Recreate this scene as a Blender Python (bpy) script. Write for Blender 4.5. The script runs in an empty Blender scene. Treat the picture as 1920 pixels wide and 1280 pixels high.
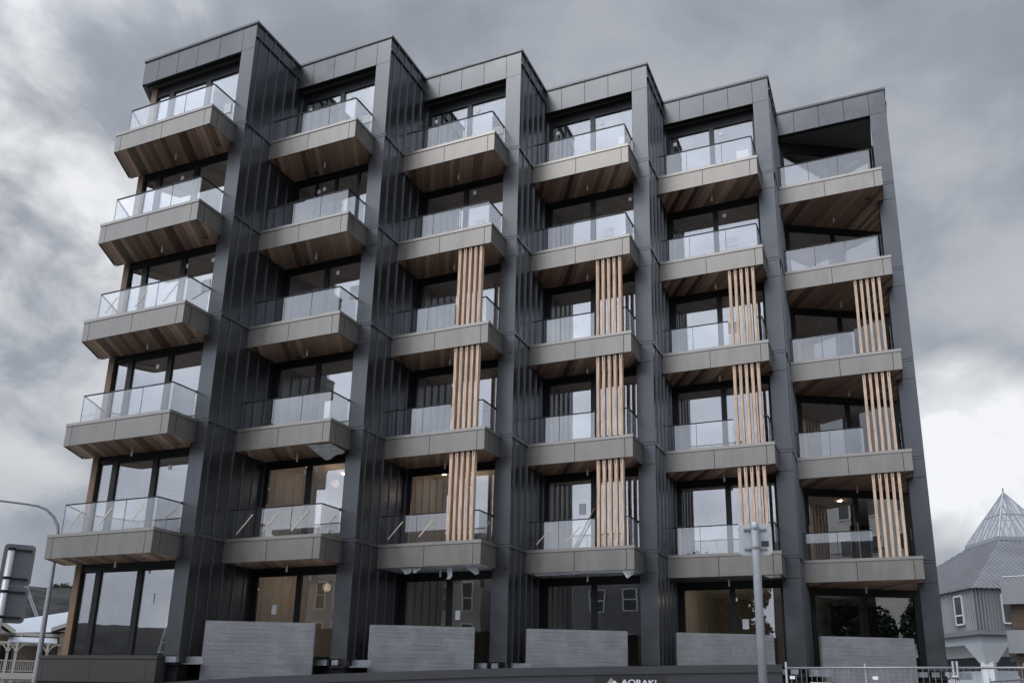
import bpy, math, random
from mathutils import Vector, Matrix, Euler
random.seed(7)
S = bpy.context.scene
COL = S.collection
V = Vector

# ------------------------------------------------------------------ camera
CAM = V((16.4966, -16.3778, 1.6))
ROT = Euler((1.839974, -0.016465, 0.398539), 'XYZ')
FPX, PPX, PPY = 1578.16, 40.58, 215.53
cd = bpy.data.cameras.new('camera')
cam = bpy.data.objects.new('camera', cd); COL.objects.link(cam)
cam.location = CAM; cam.rotation_euler = ROT
cd.sensor_width = 36.0; cd.lens = FPX/1920*36.0
cd.shift_x = -PPX/1920; cd.shift_y = PPY/1920
cd.clip_start = 0.1; cd.clip_end = 5000
S.camera = cam
RM = ROT.to_matrix()

# ------------------------------------------------------------------ world (overcast daylight)
SUN_EL, SUN_AZ = math.radians(54), math.radians(203)      # azimuth clockwise from +Y
w = bpy.data.worlds.new('World'); S.world = w; w.use_nodes = True
nt = w.node_tree; nt.nodes.clear()
def N(t, **k):
    n = nt.nodes.new(t)
    for a, b in k.items(): setattr(n, a, b)
    return n
def L(a, b): nt.links.new(a, b)
def wm(op, a, b=None, c=None, clamp=False):
    n = N('ShaderNodeMath', operation=op); n.use_clamp = clamp
    for i, x in enumerate((a, b, c)):
        if x is None: continue
        if isinstance(x, (int, float)): n.inputs[i].default_value = x
        else: L(x, n.inputs[i])
    return n.outputs[0]
def direction(px, py):
    return (RM @ V(((px-960-PPX)/FPX, -(py-640-PPY)/FPX, -1))).normalized()
out = N('ShaderNodeOutputWorld'); tc = N('ShaderNodeTexCoord')
nrm = N('ShaderNodeVectorMath', operation='NORMALIZE'); L(tc.outputs['Generated'], nrm.inputs[0])
sep = N('ShaderNodeSeparateXYZ'); L(nrm.outputs[0], sep.inputs[0])
cb = N('ShaderNodeCombineXYZ'); L(sep.outputs[0], cb.inputs[0]); L(sep.outputs[1], cb.inputs[1]); L(wm('MULTIPLY', sep.outputs[2], 1.5), cb.inputs[2])
def noise(scale, detail, rough, dist=0.0, off=(0, 0, 0)):
    mp = N('ShaderNodeMapping'); mp.inputs['Location'].default_value = off; L(cb.outputs[0], mp.inputs[0])
    n = N('ShaderNodeTexNoise'); n.inputs['Scale'].default_value = scale; n.inputs['Detail'].default_value = detail
    n.inputs['Roughness'].default_value = rough; n.inputs['Distortion'].default_value = dist
    L(mp.outputs[0], n.inputs['Vector']); return n.outputs['Fac']
def blob(px, py, c0, c1):
    """1 near the direction seen at that place of the sky, 0 beyond angle c1 (degrees)"""
    d = direction(px, py)
    dp = N('ShaderNodeVectorMath', operation='DOT_PRODUCT'); L(nrm.outputs[0], dp.inputs[0]); dp.inputs[1].default_value = d
    m = N('ShaderNodeMapRange'); m.interpolation_type = 'SMOOTHSTEP'
    L(dp.outputs['Value'], m.inputs['Value'])
    m.inputs['From Min'].default_value = math.cos(math.radians(c1)); m.inputs['From Max'].default_value = math.cos(math.radians(c0))
    return m.outputs['Result']
n1 = noise(3.0, 5, .5, .25, (3.1, 1.7, 0)); n2 = noise(8.5, 8, .52, .3, (0.4, 5.2, 1))
base = wm('ADD', wm('MULTIPLY', n1, .62), wm('MULTIPLY', n2, .38))
cl = N('ShaderNodeMapRange'); cl.interpolation_type = 'SMOOTHSTEP'; L(base, cl.inputs['Value'])
cl.inputs['From Min'].default_value = .38; cl.inputs['From Max'].default_value = .60
left = blob(60, 160, 0, 15); left2 = blob(40, 600, 0, 15); low = blob(1800, 850, 0, 7); low2 = blob(1850, 900, 3, 26)
gs = N('ShaderNodeMapRange'); gs.interpolation_type = 'SMOOTHSTEP'; L(wm('ADD', n2, wm('MULTIPLY', n1, .4)), gs.inputs['Value']); gs.inputs['From Min'].default_value = .52; gs.inputs['From Max'].default_value = .86; gs.inputs['To Min'].default_value = .25; gs.inputs['To Max'].default_value = 1.35
gaps = gs.outputs['Result']
f = wm('ADD', wm('MULTIPLY', cl.outputs['Result'], .17), wm('MULTIPLY_ADD', n2, .34, .025))
f = wm('ADD', f, wm('MULTIPLY', left, wm('MULTIPLY', gaps, .27)))
f = wm('ADD', f, wm('MULTIPLY', left2, wm('MULTIPLY', gaps, .22)))
f = wm('ADD', f, wm('MULTIPLY', low, wm('ADD', wm('MULTIPLY', gaps, .3), .55)))
f = wm('ADD', f, wm('MULTIPLY', low2, .10))
cr = N('ShaderNodeValToRGB'); L(f, cr.inputs[0])
e = cr.color_ramp.elements
e[0].position = 0; e[0].color = (.235, .252, .295, 1)
e[1].position = 1; e[1].color = (.96, .97, 1.0, 1)
x = e.new(.34); x.color = (.37, .398, .452, 1)
x = e.new(.62); x.color = (.62, .64, .665, 1)
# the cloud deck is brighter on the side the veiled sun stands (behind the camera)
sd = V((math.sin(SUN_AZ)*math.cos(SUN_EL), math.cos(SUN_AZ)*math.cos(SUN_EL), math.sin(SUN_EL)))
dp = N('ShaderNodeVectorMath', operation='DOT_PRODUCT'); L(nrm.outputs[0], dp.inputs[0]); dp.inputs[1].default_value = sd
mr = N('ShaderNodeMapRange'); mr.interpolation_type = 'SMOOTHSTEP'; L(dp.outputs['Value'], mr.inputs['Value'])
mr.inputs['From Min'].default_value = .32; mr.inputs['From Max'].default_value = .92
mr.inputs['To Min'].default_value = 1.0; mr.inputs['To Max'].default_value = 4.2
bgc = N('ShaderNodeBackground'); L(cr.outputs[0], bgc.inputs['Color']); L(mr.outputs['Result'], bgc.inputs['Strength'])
sky = N('ShaderNodeTexSky'); sky.sky_type = 'NISHITA'; sky.sun_disc = False
sky.sun_elevation = SUN_EL; sky.sun_rotation = SUN_AZ
bgs = N('ShaderNodeBackground'); L(sky.outputs[0], bgs.inputs['Color']); bgs.inputs['Strength'].default_value = .06
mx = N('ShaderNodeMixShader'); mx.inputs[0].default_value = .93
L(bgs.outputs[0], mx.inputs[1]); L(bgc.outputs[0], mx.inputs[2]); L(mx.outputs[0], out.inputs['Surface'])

sl = bpy.data.lights.new('sun', 'SUN'); sl.energy = 1.5; sl.angle = math.radians(30); sl.color = (1, .96, .9)
so = bpy.data.objects.new('sun', sl); COL.objects.link(so)
so.rotation_euler = (-sd).to_track_quat('-Z', 'Y').to_euler(); so.location = (0, -20, 40)
S.view_settings.view_transform = 'Standard'; S.view_settings.look = 'None'
S.view_settings.exposure = 0.0; S.view_settings.gamma = 1.0
S.render.engine = 'CYCLES'
S.cycles.max_bounces = 8; S.cycles.transparent_max_bounces = 24; S.cycles.glossy_bounces = 4
S.cycles.caustics_reflective = False; S.cycles.caustics_refractive = False

# ------------------------------------------------------------------ tools
def at(px, py, dist):
    """point at a horizontal distance from where the photographer stood"""
    d = RM @ V(((px-960-PPX)/FPX, -(py-640-PPY)/FPX, -1)); return CAM + d*(dist/math.hypot(d.x, d.y))
def on_plane(px, py, p, n):
    d = RM @ V(((px-960-PPX)/FPX, -(py-640-PPY)/FPX, -1)); n = V(n); return CAM + d*((V(p)-CAM).dot(n)/d.dot(n))

class MB:
    def __init__(s): s.v = []; s.f = []; s.m = []
    def add(s, vs, fs, m=0):
        o = len(s.v); s.v += [tuple(q) for q in vs]; s.f += [tuple(o+i for i in q) for q in fs]; s.m += [m]*len(fs); return s
    def box(s, x0, x1, y0, y1, z0, z1, m=0):
        if x0 > x1: x0, x1 = x1, x0
        if y0 > y1: y0, y1 = y1, y0
        if z0 > z1: z0, z1 = z1, z0
        return s.add([(x0,y0,z0),(x1,y0,z0),(x1,y1,z0),(x0,y1,z0),(x0,y0,z1),(x1,y0,z1),(x1,y1,z1),(x0,y1,z1)],
                     [(0,3,2,1),(4,5,6,7),(0,1,5,4),(1,2,6,5),(2,3,7,6),(3,0,4,7)], m)
    def prism(s, poly, z0, z1, m=0):
        a = sum(poly[i][0]*poly[(i+1) % len(poly)][1]-poly[(i+1) % len(poly)][0]*poly[i][1] for i in range(len(poly)))
        if a < 0: poly = poly[::-1]
        n = len(poly)
        zt = z1 if isinstance(z1, (list, tuple)) else [z1]*n
        if a < 0 and isinstance(z1, (list, tuple)): zt = list(zt)[::-1]
        vs = [(x, y, z0) for x, y in poly]+[(x, y, zt[i]) for i, (x, y) in enumerate(poly)]
        return s.add(vs, [tuple(range(n))[::-1], tuple(range(n, 2*n))]+[(i, (i+1) % n, n+(i+1) % n, n+i) for i in range(n)], m)
    def beam(s, p0, p1, w, h, m=0, up=(0, 0, 1)):
        p0, p1 = V(p0), V(p1); d = (p1-p0).normalized(); up = V(up)
        if abs(d.dot(up)) > .98: up = V((0, 1, 0))
        a = d.cross(up).normalized()*w/2; b = a.cross(d).normalized()*h/2
        vs = [p+q for p in (p0, p1) for q in (-a-b, a-b, a+b, -a+b)]
        return s.add(vs, [(0,1,2,3)[::-1],(4,5,6,7),(0,1,5,4),(1,2,6,5),(2,3,7,6),(3,0,4,7)], m)
    def tube(s, pts, r, n=10, m=0):
        pts = [V(p) for p in pts]; rs = r if isinstance(r, (list, tuple)) else [r]*len(pts); o = []
        for i, p in enumerate(pts):
            d = (pts[min(i+1, len(pts)-1)]-pts[max(i-1, 0)]).normalized()
            a = d.cross(V((0, 0, 1)) if abs(d.z) < .95 else V((1, 0, 0))).normalized(); b = d.cross(a)
            o += [p+(a*math.cos(t)+b*math.sin(t))*rs[i] for t in [2*math.pi*k/n for k in range(n)]]
        fs = [(i*n+k, i*n+(k+1) % n, (i+1)*n+(k+1) % n, (i+1)*n+k) for i in range(len(pts)-1) for k in range(n)]
        return s.add(o, fs+[tuple(range(n))[::-1], tuple(range((len(pts)-1)*n, len(pts)*n))], m)
    def build(s, name, mats, parent=None, loc=(0, 0, 0), smooth=False):
        me = bpy.data.meshes.new(name); me.from_pydata(s.v, [], s.f); me.update()
        for mt in (mats if isinstance(mats, (list, tuple)) else [mats]): me.materials.append(mt)
        me.polygons.foreach_set('material_index', s.m)
        if smooth:
            me.polygons.foreach_set('use_smooth', [len(p.vertices) == 4 for p in me.polygons])
        return link(name, me, parent, loc)
def link(name, me, parent=None, loc=(0, 0, 0)):
    o = bpy.data.objects.new(name, me); COL.objects.link(o)
    if parent: o.parent = parent
    o.location = loc; return o
def thing(name, label, cat, loc=(0, 0, 0), group=None, rz=0):
    o = bpy.data.objects.new(name, None); COL.objects.link(o); o.location = loc; o.rotation_euler = (0, 0, rz)
    o['label'] = label; o['category'] = cat
    if group: o['group'] = group
    return o
def tag(o, label=None, cat=None, group=None, kind=None):
    for k, x in (('label', label), ('category', cat), ('group', group), ('kind', kind)):
        if x: o[k] = x
    return o

# ------------------------------------------------------------------ materials
def mat(name, col, rough=.6, metal=0.0, spec=.5, var=0.0, vscale=3.0, bump=0.0, bscale=40.0, coord='Position', stretch=(1, 1, 1)):
    m = bpy.data.materials.new(name); m.use_nodes = True; t = m.node_tree; b = t.nodes['Principled BSDF']
    b.inputs['Base Color'].default_value = (*col, 1); b.inputs['Roughness'].default_value = rough
    b.inputs['Metallic'].default_value = metal; b.inputs['Specular IOR Level'].default_value = spec
    g = t.nodes.new('ShaderNodeNewGeometry'); mp = t.nodes.new('ShaderNodeMapping'); mp.inputs['Scale'].default_value = stretch
    t.links.new(g.outputs['Position'], mp.inputs[0])
    if var:
        n = t.nodes.new('ShaderNodeTexNoise'); n.inputs['Scale'].default_value = vscale; n.inputs['Detail'].default_value = 6
        n.inputs['Roughness'].default_value = .62; t.links.new(mp.outputs[0], n.inputs['Vector'])
        r = t.nodes.new('ShaderNodeMapRange'); r.inputs['From Min'].default_value = .3; r.inputs['From Max'].default_value = .7
        r.inputs['To Min'].default_value = 1-var; r.inputs['To Max'].default_value = 1+var; t.links.new(n.outputs['Fac'], r.inputs['Value'])
        h = t.nodes.new('ShaderNodeVectorMath'); h.operation = 'SCALE'; h.inputs[0].default_value = col; t.links.new(r.outputs[0], h.inputs['Scale'])
        t.links.new(h.outputs[0], b.inputs['Base Color'])
        r2 = t.nodes.new('ShaderNodeMapRange'); r2.inputs['From Min'].default_value = .3; r2.inputs['From Max'].default_value = .7
        r2.inputs['To Min'].default_value = max(.02, rough-.08); r2.inputs['To Max'].default_value = rough+.08
        t.links.new(n.outputs['Fac'], r2.inputs['Value']); t.links.new(r2.outputs[0], b.inputs['Roughness'])
    if bump:
        n = t.nodes.new('ShaderNodeTexNoise'); n.inputs['Scale'].default_value = bscale; n.inputs['Detail'].default_value = 4
        t.links.new(mp.outputs[0], n.inputs['Vector'])
        bp = t.nodes.new('ShaderNodeBump'); bp.inputs['Strength'].default_value = bump; bp.inputs['Distance'].default_value = .02
        t.links.new(n.outputs['Fac'], bp.inputs['Height']); t.links.new(bp.outputs[0], b.inputs['Normal'])
    return m
def emis(name, col, s):
    m = bpy.data.materials.new(name); m.use_nodes = True; b = m.node_tree.nodes['Principled BSDF']
    b.inputs['Base Color'].default_value = (*col, 1); b.inputs['Emission Color'].default_value = (*col, 1); b.inputs['Emission Strength'].default_value = s
    return m
def glass(name, tint, f0, rough=0.0, haze=0.0):
    m = bpy.data.materials.new(name); m.use_nodes = True; t = m.node_tree; t.nodes.clear()
    o = t.nodes.new('ShaderNodeOutputMaterial'); tr = t.nodes.new('ShaderNodeBsdfTransparent'); tr.inputs[0].default_value = (*tint, 1)
    gl = t.nodes.new('ShaderNodeBsdfGlossy'); gl.inputs['Color'].default_value = (.95, .96, .98, 1); gl.inputs['Roughness'].default_value = rough
    g = t.nodes.new('ShaderNodeNewGeometry'); n = t.nodes.new('ShaderNodeTexNoise'); n.inputs['Scale'].default_value = .9; n.inputs['Detail'].default_value = 1
    t.links.new(g.outputs['Position'], n.inputs['Vector'])
    bp = t.nodes.new('ShaderNodeBump'); bp.inputs['Strength'].default_value = .04 if f0 > .2 else .006; bp.inputs['Distance'].default_value = .05
    t.links.new(n.outputs['Fac'], bp.inputs['Height']); t.links.new(bp.outputs[0], gl.inputs['Normal'])
    lw = t.nodes.new('ShaderNodeLayerWeight'); lw.inputs['Blend'].default_value = .5
    pw = t.nodes.new('ShaderNodeMath'); pw.operation = 'POWER'; t.links.new(lw.outputs['Facing'], pw.inputs[0]); pw.inputs[1].default_value = 4
    ma = t.nodes.new('ShaderNodeMath'); ma.operation = 'MULTIPLY_ADD'; t.links.new(pw.outputs[0], ma.inputs[0]); ma.inputs[1].default_value = 1-f0; ma.inputs[2].default_value = f0
    mx = t.nodes.new('ShaderNodeMixShader'); t.links.new(ma.outputs[0], mx.inputs[0]); t.links.new(tr.outputs[0], mx.inputs[1]); t.links.new(gl.outputs[0], mx.inputs[2])
    last = mx.outputs[0]
    if haze:
        df = t.nodes.new('ShaderNodeBsdfDiffuse'); df.inputs[0].default_value = (.66, .67, .69, 1)
        m2 = t.nodes.new('ShaderNodeMixShader'); m2.inputs[0].default_value = haze; t.links.new(last, m2.inputs[1]); t.links.new(df.outputs[0], m2.inputs[2]); last = m2.outputs[0]
    t.links.new(last, o.inputs['Surface']); return m
ST = math.atan2(2.05019, 3.54617)                # direction of the street line in plan
def planks(name, cols, width, ang, grain=1.0, rough=.55, horizontal=False, spec=.3, vertical=False, length=None, weather=0):
    """boards of a given width; ang = direction they run in plan"""
    m = bpy.data.materials.new(name); m.use_nodes = True; t = m.node_tree; b = t.nodes['Principled BSDF']
    def nn(k, **a):
        n = t.nodes.new(k)
        for q, z in a.items(): setattr(n, q, z)
        return n
    lk = t.links.new
    g = nn('ShaderNodeNewGeometry'); sp = nn('ShaderNodeSeparateXYZ'); mp = nn('ShaderNodeMapping'); mp.vector_type = 'POINT'
    mp.inputs['Rotation'].default_value = (0, 0, -ang); lk(g.outputs['Position'], mp.inputs[0]); lk(mp.outputs[0], sp.inputs[0])
    a, bb = (sp.outputs[2], sp.outputs[0]) if horizontal else (sp.outputs[1], sp.outputs[0])
    if vertical: a, bb = sp.outputs[0], sp.outputs[2]
    def M(op, x, y=None):
        n = nn('ShaderNodeMath', operation=op)
        for i, q in enumerate((x, y)):
            if q is None: continue
            if isinstance(q, (int, float)): n.inputs[i].default_value = q
            else: lk(q, n.inputs[i])
        return n.outputs[0]
    u = M('DIVIDE', a, width); idx = M('FLOOR', u); fr = M('FRACT', u)
    wn0 = nn('ShaderNodeTexWhiteNoise', noise_dimensions='1D'); lk(idx, wn0.inputs['W'])
    ln = M('ADD', M('DIVIDE', bb, length or (2.6 if horizontal else 60)), M('MULTIPLY', wn0.outputs['Value'], 7.3)); idl = M('FLOOR', ln); fl = M('FRACT', ln)
    cmb = nn('ShaderNodeCombineXYZ'); lk(idx, cmb.inputs[0]); lk(idl, cmb.inputs[1])
    wn = nn('ShaderNodeTexWhiteNoise', noise_dimensions='2D'); lk(cmb.outputs[0], wn.inputs['Vector'])
    r = nn('ShaderNodeValToRGB'); lk(wn.outputs['Value'], r.inputs[0]); e = r.color_ramp.elements
    for i, c in enumerate(cols):
        p = i/(len(cols)-1)
        if i == 0: e[0].position = 0; e[0].color = (*c, 1)
        elif i == len(cols)-1: e[-1].position = 1; e[-1].color = (*c, 1)
        else:
            q = e.new(p); q.color = (*c, 1)
    c2 = nn('ShaderNodeCombineXYZ'); lk(M('MULTIPLY', bb, 1.2), c2.inputs[0]); lk(M('MULTIPLY', a, 34), c2.inputs[1]); lk(M('MULTIPLY', wn.outputs['Value'], 40), c2.inputs[2])
    gn = nn('ShaderNodeTexNoise'); gn.inputs['Scale'].default_value = 1.3; gn.inputs['Detail'].default_value = 5; gn.inputs['Distortion'].default_value = .6; lk(c2.outputs[0], gn.inputs['Vector'])
    mr = nn('ShaderNodeMapRange'); mr.inputs['From Min'].default_value = .25; mr.inputs['From Max'].default_value = .75
    mr.inputs['To Min'].default_value = 1-.32*grain; mr.inputs['To Max'].default_value = 1+.32*grain; lk(gn.outputs['Fac'], mr.inputs['Value'])
    gap = M('MULTIPLY', M('GREATER_THAN', fr, .045), M('GREATER_THAN', fl, .0025))
    k = M('MULTIPLY', mr.outputs[0], M('ADD', M('MULTIPLY', gap, .72), .28))
    if weather:
        wnz = nn('ShaderNodeTexNoise'); wnz.inputs['Scale'].default_value = 1.7; wnz.inputs['Detail'].default_value = 7; wnz.inputs['Roughness'].default_value = .65; lk(g.outputs['Position'], wnz.inputs['Vector'])
        wr = nn('ShaderNodeMapRange'); wr.inputs['From Min'].default_value = .3; wr.inputs['From Max'].default_value = .7; wr.inputs['To Min'].default_value = 1-weather; wr.inputs['To Max'].default_value = 1+weather; lk(wnz.outputs['Fac'], wr.inputs['Value'])
        vo = nn('ShaderNodeTexNoise'); vo.inputs['Scale'].default_value = 22; vo.inputs['Detail'].default_value = 2; lk(g.outputs['Position'], vo.inputs['Vector'])
        pit = M('SUBTRACT', 1, M('MULTIPLY', M('GREATER_THAN', vo.outputs['Fac'], .70), .35))
        gm = M('ADD', gap, M('MULTIPLY', M('SUBTRACT', 1, gap), M('MULTIPLY', M('GREATER_THAN', wnz.outputs['Fac'], .52), .8)))
        k = M('MULTIPLY', M('MULTIPLY', mr.outputs[0], M('ADD', M('MULTIPLY', gm, .62), .38)), M('MULTIPLY', wr.outputs[0], pit))
    sc = nn('ShaderNodeVectorMath', operation='SCALE'); lk(r.outputs[0], sc.inputs[0]); lk(k, sc.inputs['Scale']); lk(sc.outputs[0], b.inputs['Base Color'])
    bp = nn('ShaderNodeBump'); bp.inputs['Strength'].default_value = .35; bp.inputs['Distance'].default_value = .012; lk(k, bp.inputs['Height']); lk(bp.outputs[0], b.inputs['Normal'])
    b.inputs['Roughness'].default_value = rough; b.inputs['Specular IOR Level'].default_value = spec
    return m

M_clad = mat('charcoal panel', (.100, .104, .111), .33, .84, .5, .09, 1.1, .03, 1.3)
M_side = mat('charcoal seamed cladding', (.108, .112, .122), .31, .80, .5, .10, .8, .02, 1.7, stretch=(1, 1, .45))
M_rib = mat('charcoal seam highlight', (.20, .207, .222), .28, .75, .6)  # lighter than the cladding: edge highlight put into the rib colour
M_trim = mat('charcoal trim', (.085, .089, .097), .33, .4, .6, .05, 3)
M_dark = mat('black aluminium', (.012, .012, .013), .45, .2, .4)
M_gap = mat('black joint', (.006, .006, .006), .9)
M_bronze = mat('bronze panel', (.238, .225, .208), .42, .70, .5, .13, 1.2, .02, 2.0, stretch=(2.2, 2.2, .5))
M_bcop = mat('bronze coping', (.30, .284, .262), .36, .7, .5, .05, 2)
M_soffit = planks('stained timber soffit', [(.08,.052,.040),(.46,.30,.22),(.26,.165,.122),(.64,.45,.335),(.13,.085,.064),(.54,.365,.27)], .145, ST+math.pi/2, 1.0)
M_black = mat('dark soffit panel', (.10, .10, .104), .5, 0, .4, .08, 2)
M_alad = mat('bright aluminium', (.75, .77, .80), .35, .3)
M_batten = mat('pale larch', (.60, .445, .335), .65, 0, .3, .34, 2.6, .15, 60, stretch=(9, 9, .9))
M_col = mat('brown laminated timber', (.20, .13, .085), .6, 0, .3, .2, 2.5, .1, 50, stretch=(8, 8, .8))
M_conc = planks('board marked concrete', [(.195,.201,.213),(.215,.222,.234),(.205,.211,.223),(.222,.228,.24)], .105, ST, .6, .8, horizontal=True, spec=.25, length=3.4, weather=.16)
M_glass = glass('window glass', (.98, .98, .98), .22, .0)
M_bal = glass('balustrade glass', (.94, .945, .945), .11, .0, .008)
M_steel = mat('galvanised steel', (.36, .38, .41), .35, .8, .5, .15, 8)
M_plast = mat('white plaster', (.70, .69, .67), .9, 0, .2, .05, 1)
M_ceil = mat('plasterboard ceiling', (.85, .82, .78), .9, 0, .2, .12, .8)
M_brownwall = mat('timber lined wall', (.48, .43, .375), .7, 0, .3, .12, 1.2, stretch=(3, 3, .6))
M_pipe = mat('pvc pipe', (.62, .63, .62), .4)
M_paper = mat('white paper', (.88, .90, .92), .7)
M_tape = mat('cream tape', (.62, .53, .42), .7)
M_wrap = mat('translucent wrap', (.62, .65, .70), .28, 0, .5, .15, 6, .6, 9)
M_retain = mat('charcoal coated wall', (.060, .062, .070), .55, .1, .4, .07, 1.2, .05, 60)
M_warm = emis('warm downlight', (1, .72, .45), 14)
M_wood2 = mat('raw pine', (.45, .30, .19), .7, 0, .3, .15, 4)

# ------------------------------------------------------------------ building dimensions
A, B, D, T = 3.54617, 2.05019, .94495, .6443
H = 3.1
def Z(l): return 21.318 if l == 0 else 17.7526-(l-1)*H
PB = 2.63                                             # parapet underside above the top balcony level
def P(i, x, y): return (i*A+x, i*B+y)
su = V((math.cos(ST), math.sin(ST), 0)); sn = V((math.sin(ST), -math.cos(ST), 0))    # along the street, towards the street
LB = V((-math.sin(ST), math.cos(ST), 0))              # away from the street: left return of the first bay
bld = thing('apartment_building', 'dark six storey apartment building with sawtooth front, bronze balconies and glass balustrades', 'building')

# floor slabs, walls inside, rear
def room_outline(inset=.38):
    pts = [(-4.30, inset)]
    for i in range(5):
        pts += [(i*A-.03, i*B+inset), (i*A-.03, (i+1)*B+inset)]
    pts += [P(5, -3.55, .55), P(5, -.26, 2.38)]
    br = V((*P(5, -.26, 9), 0)); bl = V((-4.30, inset, 0))+LB*9.5
    return pts+[(br.x, br.y), (bl.x, bl.y)]
ol = room_outline()
for l in range(1, 7):
    z = Z(l); m = MB(); m.prism(ol, z-.50, z-.11, 0)
    m.build('floor_slab', M_ceil, bld)
m = MB(); m.prism([(q[0], q[1]) for q in ol], Z(1)+2.72, Z(1)+2.95); m.build('roof', M_black, bld)
for i in range(5):
    e1 = (i+1)*B+6.0
    m = MB(); m.box(i*A-.16, i*A-.045, i*B+.37, e1, Z(6)-.1, Z(1)+2.7); m.build('party_wall', M_plast, bld)
b0 = V((-4.3, .38, 0))+LB*4.6; b1 = b0+su*24.2
m = MB(); m.prism([(b0.x, b0.y), (b1.x, b1.y), (b1.x-sn.x*.2, b1.y-sn.y*.2), (b0.x-sn.x*.2, b0.y-sn.y*.2)], Z(6)-.1, Z(1)+2.7)
m.build('interior_wall', M_brownwall, bld)
bl, br = V((-4.46, .3, 0))+LB*9.9, V((*P(5, 0, 9.4), 0))
m = MB(); m.prism([(bl.x, bl.y), (br.x, br.y), (br.x-.1, br.y+.25), (bl.x-.1, bl.y+.25)], 0, Z(0)-.1); m.build('rear_wall', M_side, bld)
# left end wall (follows the cross-street direction), brown timber edge towards the street
p0, p1 = V((-4.46, .302, 0)), V((-4.24, .302, 0)); q0, q1 = p0+LB*9.8, p1+LB*9.8
m = MB(); m.prism([(p0.x, p0.y+.03), (p1.x-.012, p1.y+.03), (q1.x, q1.y), (q0.x, q0.y)], 0, Z(0)-.94); m.build('end_wall', M_side, bld)
m = MB(); m.box(-4.465, -4.235, .285, .33, Z(6)-.02, Z(1)+PB-.0); m.build('timber_column', M_col, bld)
# plinth under the ground floor
pl = [(-4.2, .31)]
for i in range(5): pl += [P(i, -.5, .05), P(i, -.03, .05), P(i, -.03, B+.3)]
pl += [P(5, -3.4, .45), P(5, -.5, .1), P(5, -.02, .1), P(5, -.02, 9), (bl.x+.3, bl.y)]
m = MB(); m.prism(pl, -.2, Z(6)-.12); m.build('plinth', M_dark, bld)

# corner piers
def pier(i):
    m = MB(); zb = Z(6); zt = Z(0)-.935
    cuts = []
    for l in range(1, 6): cuts += [(Z(l)-T, Z(l)-.085), (Z(l)-.078, Z(l)+.004)]
    segs = []; z = zt-.0
    edges = [zt]
    for l in range(1, 6): edges += [Z(l)+.004, Z(l)-.082, Z(l)-T]
    edges.append(zb)
    d = .5 if i < 5 else .34
    m.box(-.49, -.012, .012, .345, zb+.01, Z(0)-.03, 1)
    for k in range(len(edges)-1):
        m.box(-.5, -.002, 0, .012, edges[k+1]+.008, edges[k]-.007, 0)
        m.box(-.5, -.49, .012, .33, edges[k+1]+.008, edges[k]-.007, 0)
    m.box(-.5, -.002, 0, .012, zt+.004, Z(0)-.082, 0)
    m.box(-.004, .006, -.004, .02, zb, Z(0)-.09, 2)                    # corner flashing
    return m.build('corner_pier', [M_clad, M_gap, M_trim], bld, (i*A, i*B, 0))
for i in range(6): pier(i)

# seamed side walls facing right
def side(i):
    m = MB(); y1 = B+.36 if i < 5 else 9.3; x = -.004; y0 = .02 if i < 5 else 2.32
    m.box(-.045, x, y0, y1, Z(6)-.15, Z(0)-.02, 0)
    lv = [Z(0)]+[Z(l) for l in range(1, 6)]+[Z(6)-.15]
    for k in range(len(lv)-1):
        zt, zb = lv[k]-.085, lv[k+1]+.02
        off = [.21, .36, .29, .38, .22, .33][k]
        n = int((y1-off)/.43)+1
        for j in range(n):
            y = off+j*.43
            if y > y1-.03 or y < y0: continue
            if k == 0:
                m.box(x, x+.038, y-.009, y+.009, zb, Z(0)-.56, 1)
                if y+.18 < y1-.05: m.box(x, x+.038, y+.17, y+.19, Z(0)-.50, Z(0)-.09, 1)
            else: m.box(x, x+.038, y-.009, y+.009, zb, zt, 1)
    yt = B-D-.005 if i < 5 else 9.3
    m.build('side_cladding', [M_side, M_rib], bld, (i*A, i*B, 0))
    for l in range(1, 6): m2 = MB(); m2.box(x, .034, -.004 if i < 5 else y0, yt, Z(l)-.085, Z(l)+.004, 0); m2.build('floor_trim', M_trim, bld, (i*A, i*B, 0))
    m2 = MB(); m2.box(x, .045, .0, B if i < 5 else 9.3, Z(0)-.55, Z(0)-.505, 0); m2.build('parapet_trim', M_trim, bld, (i*A, i*B, 0))
for i in range(6): side(i)

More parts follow.
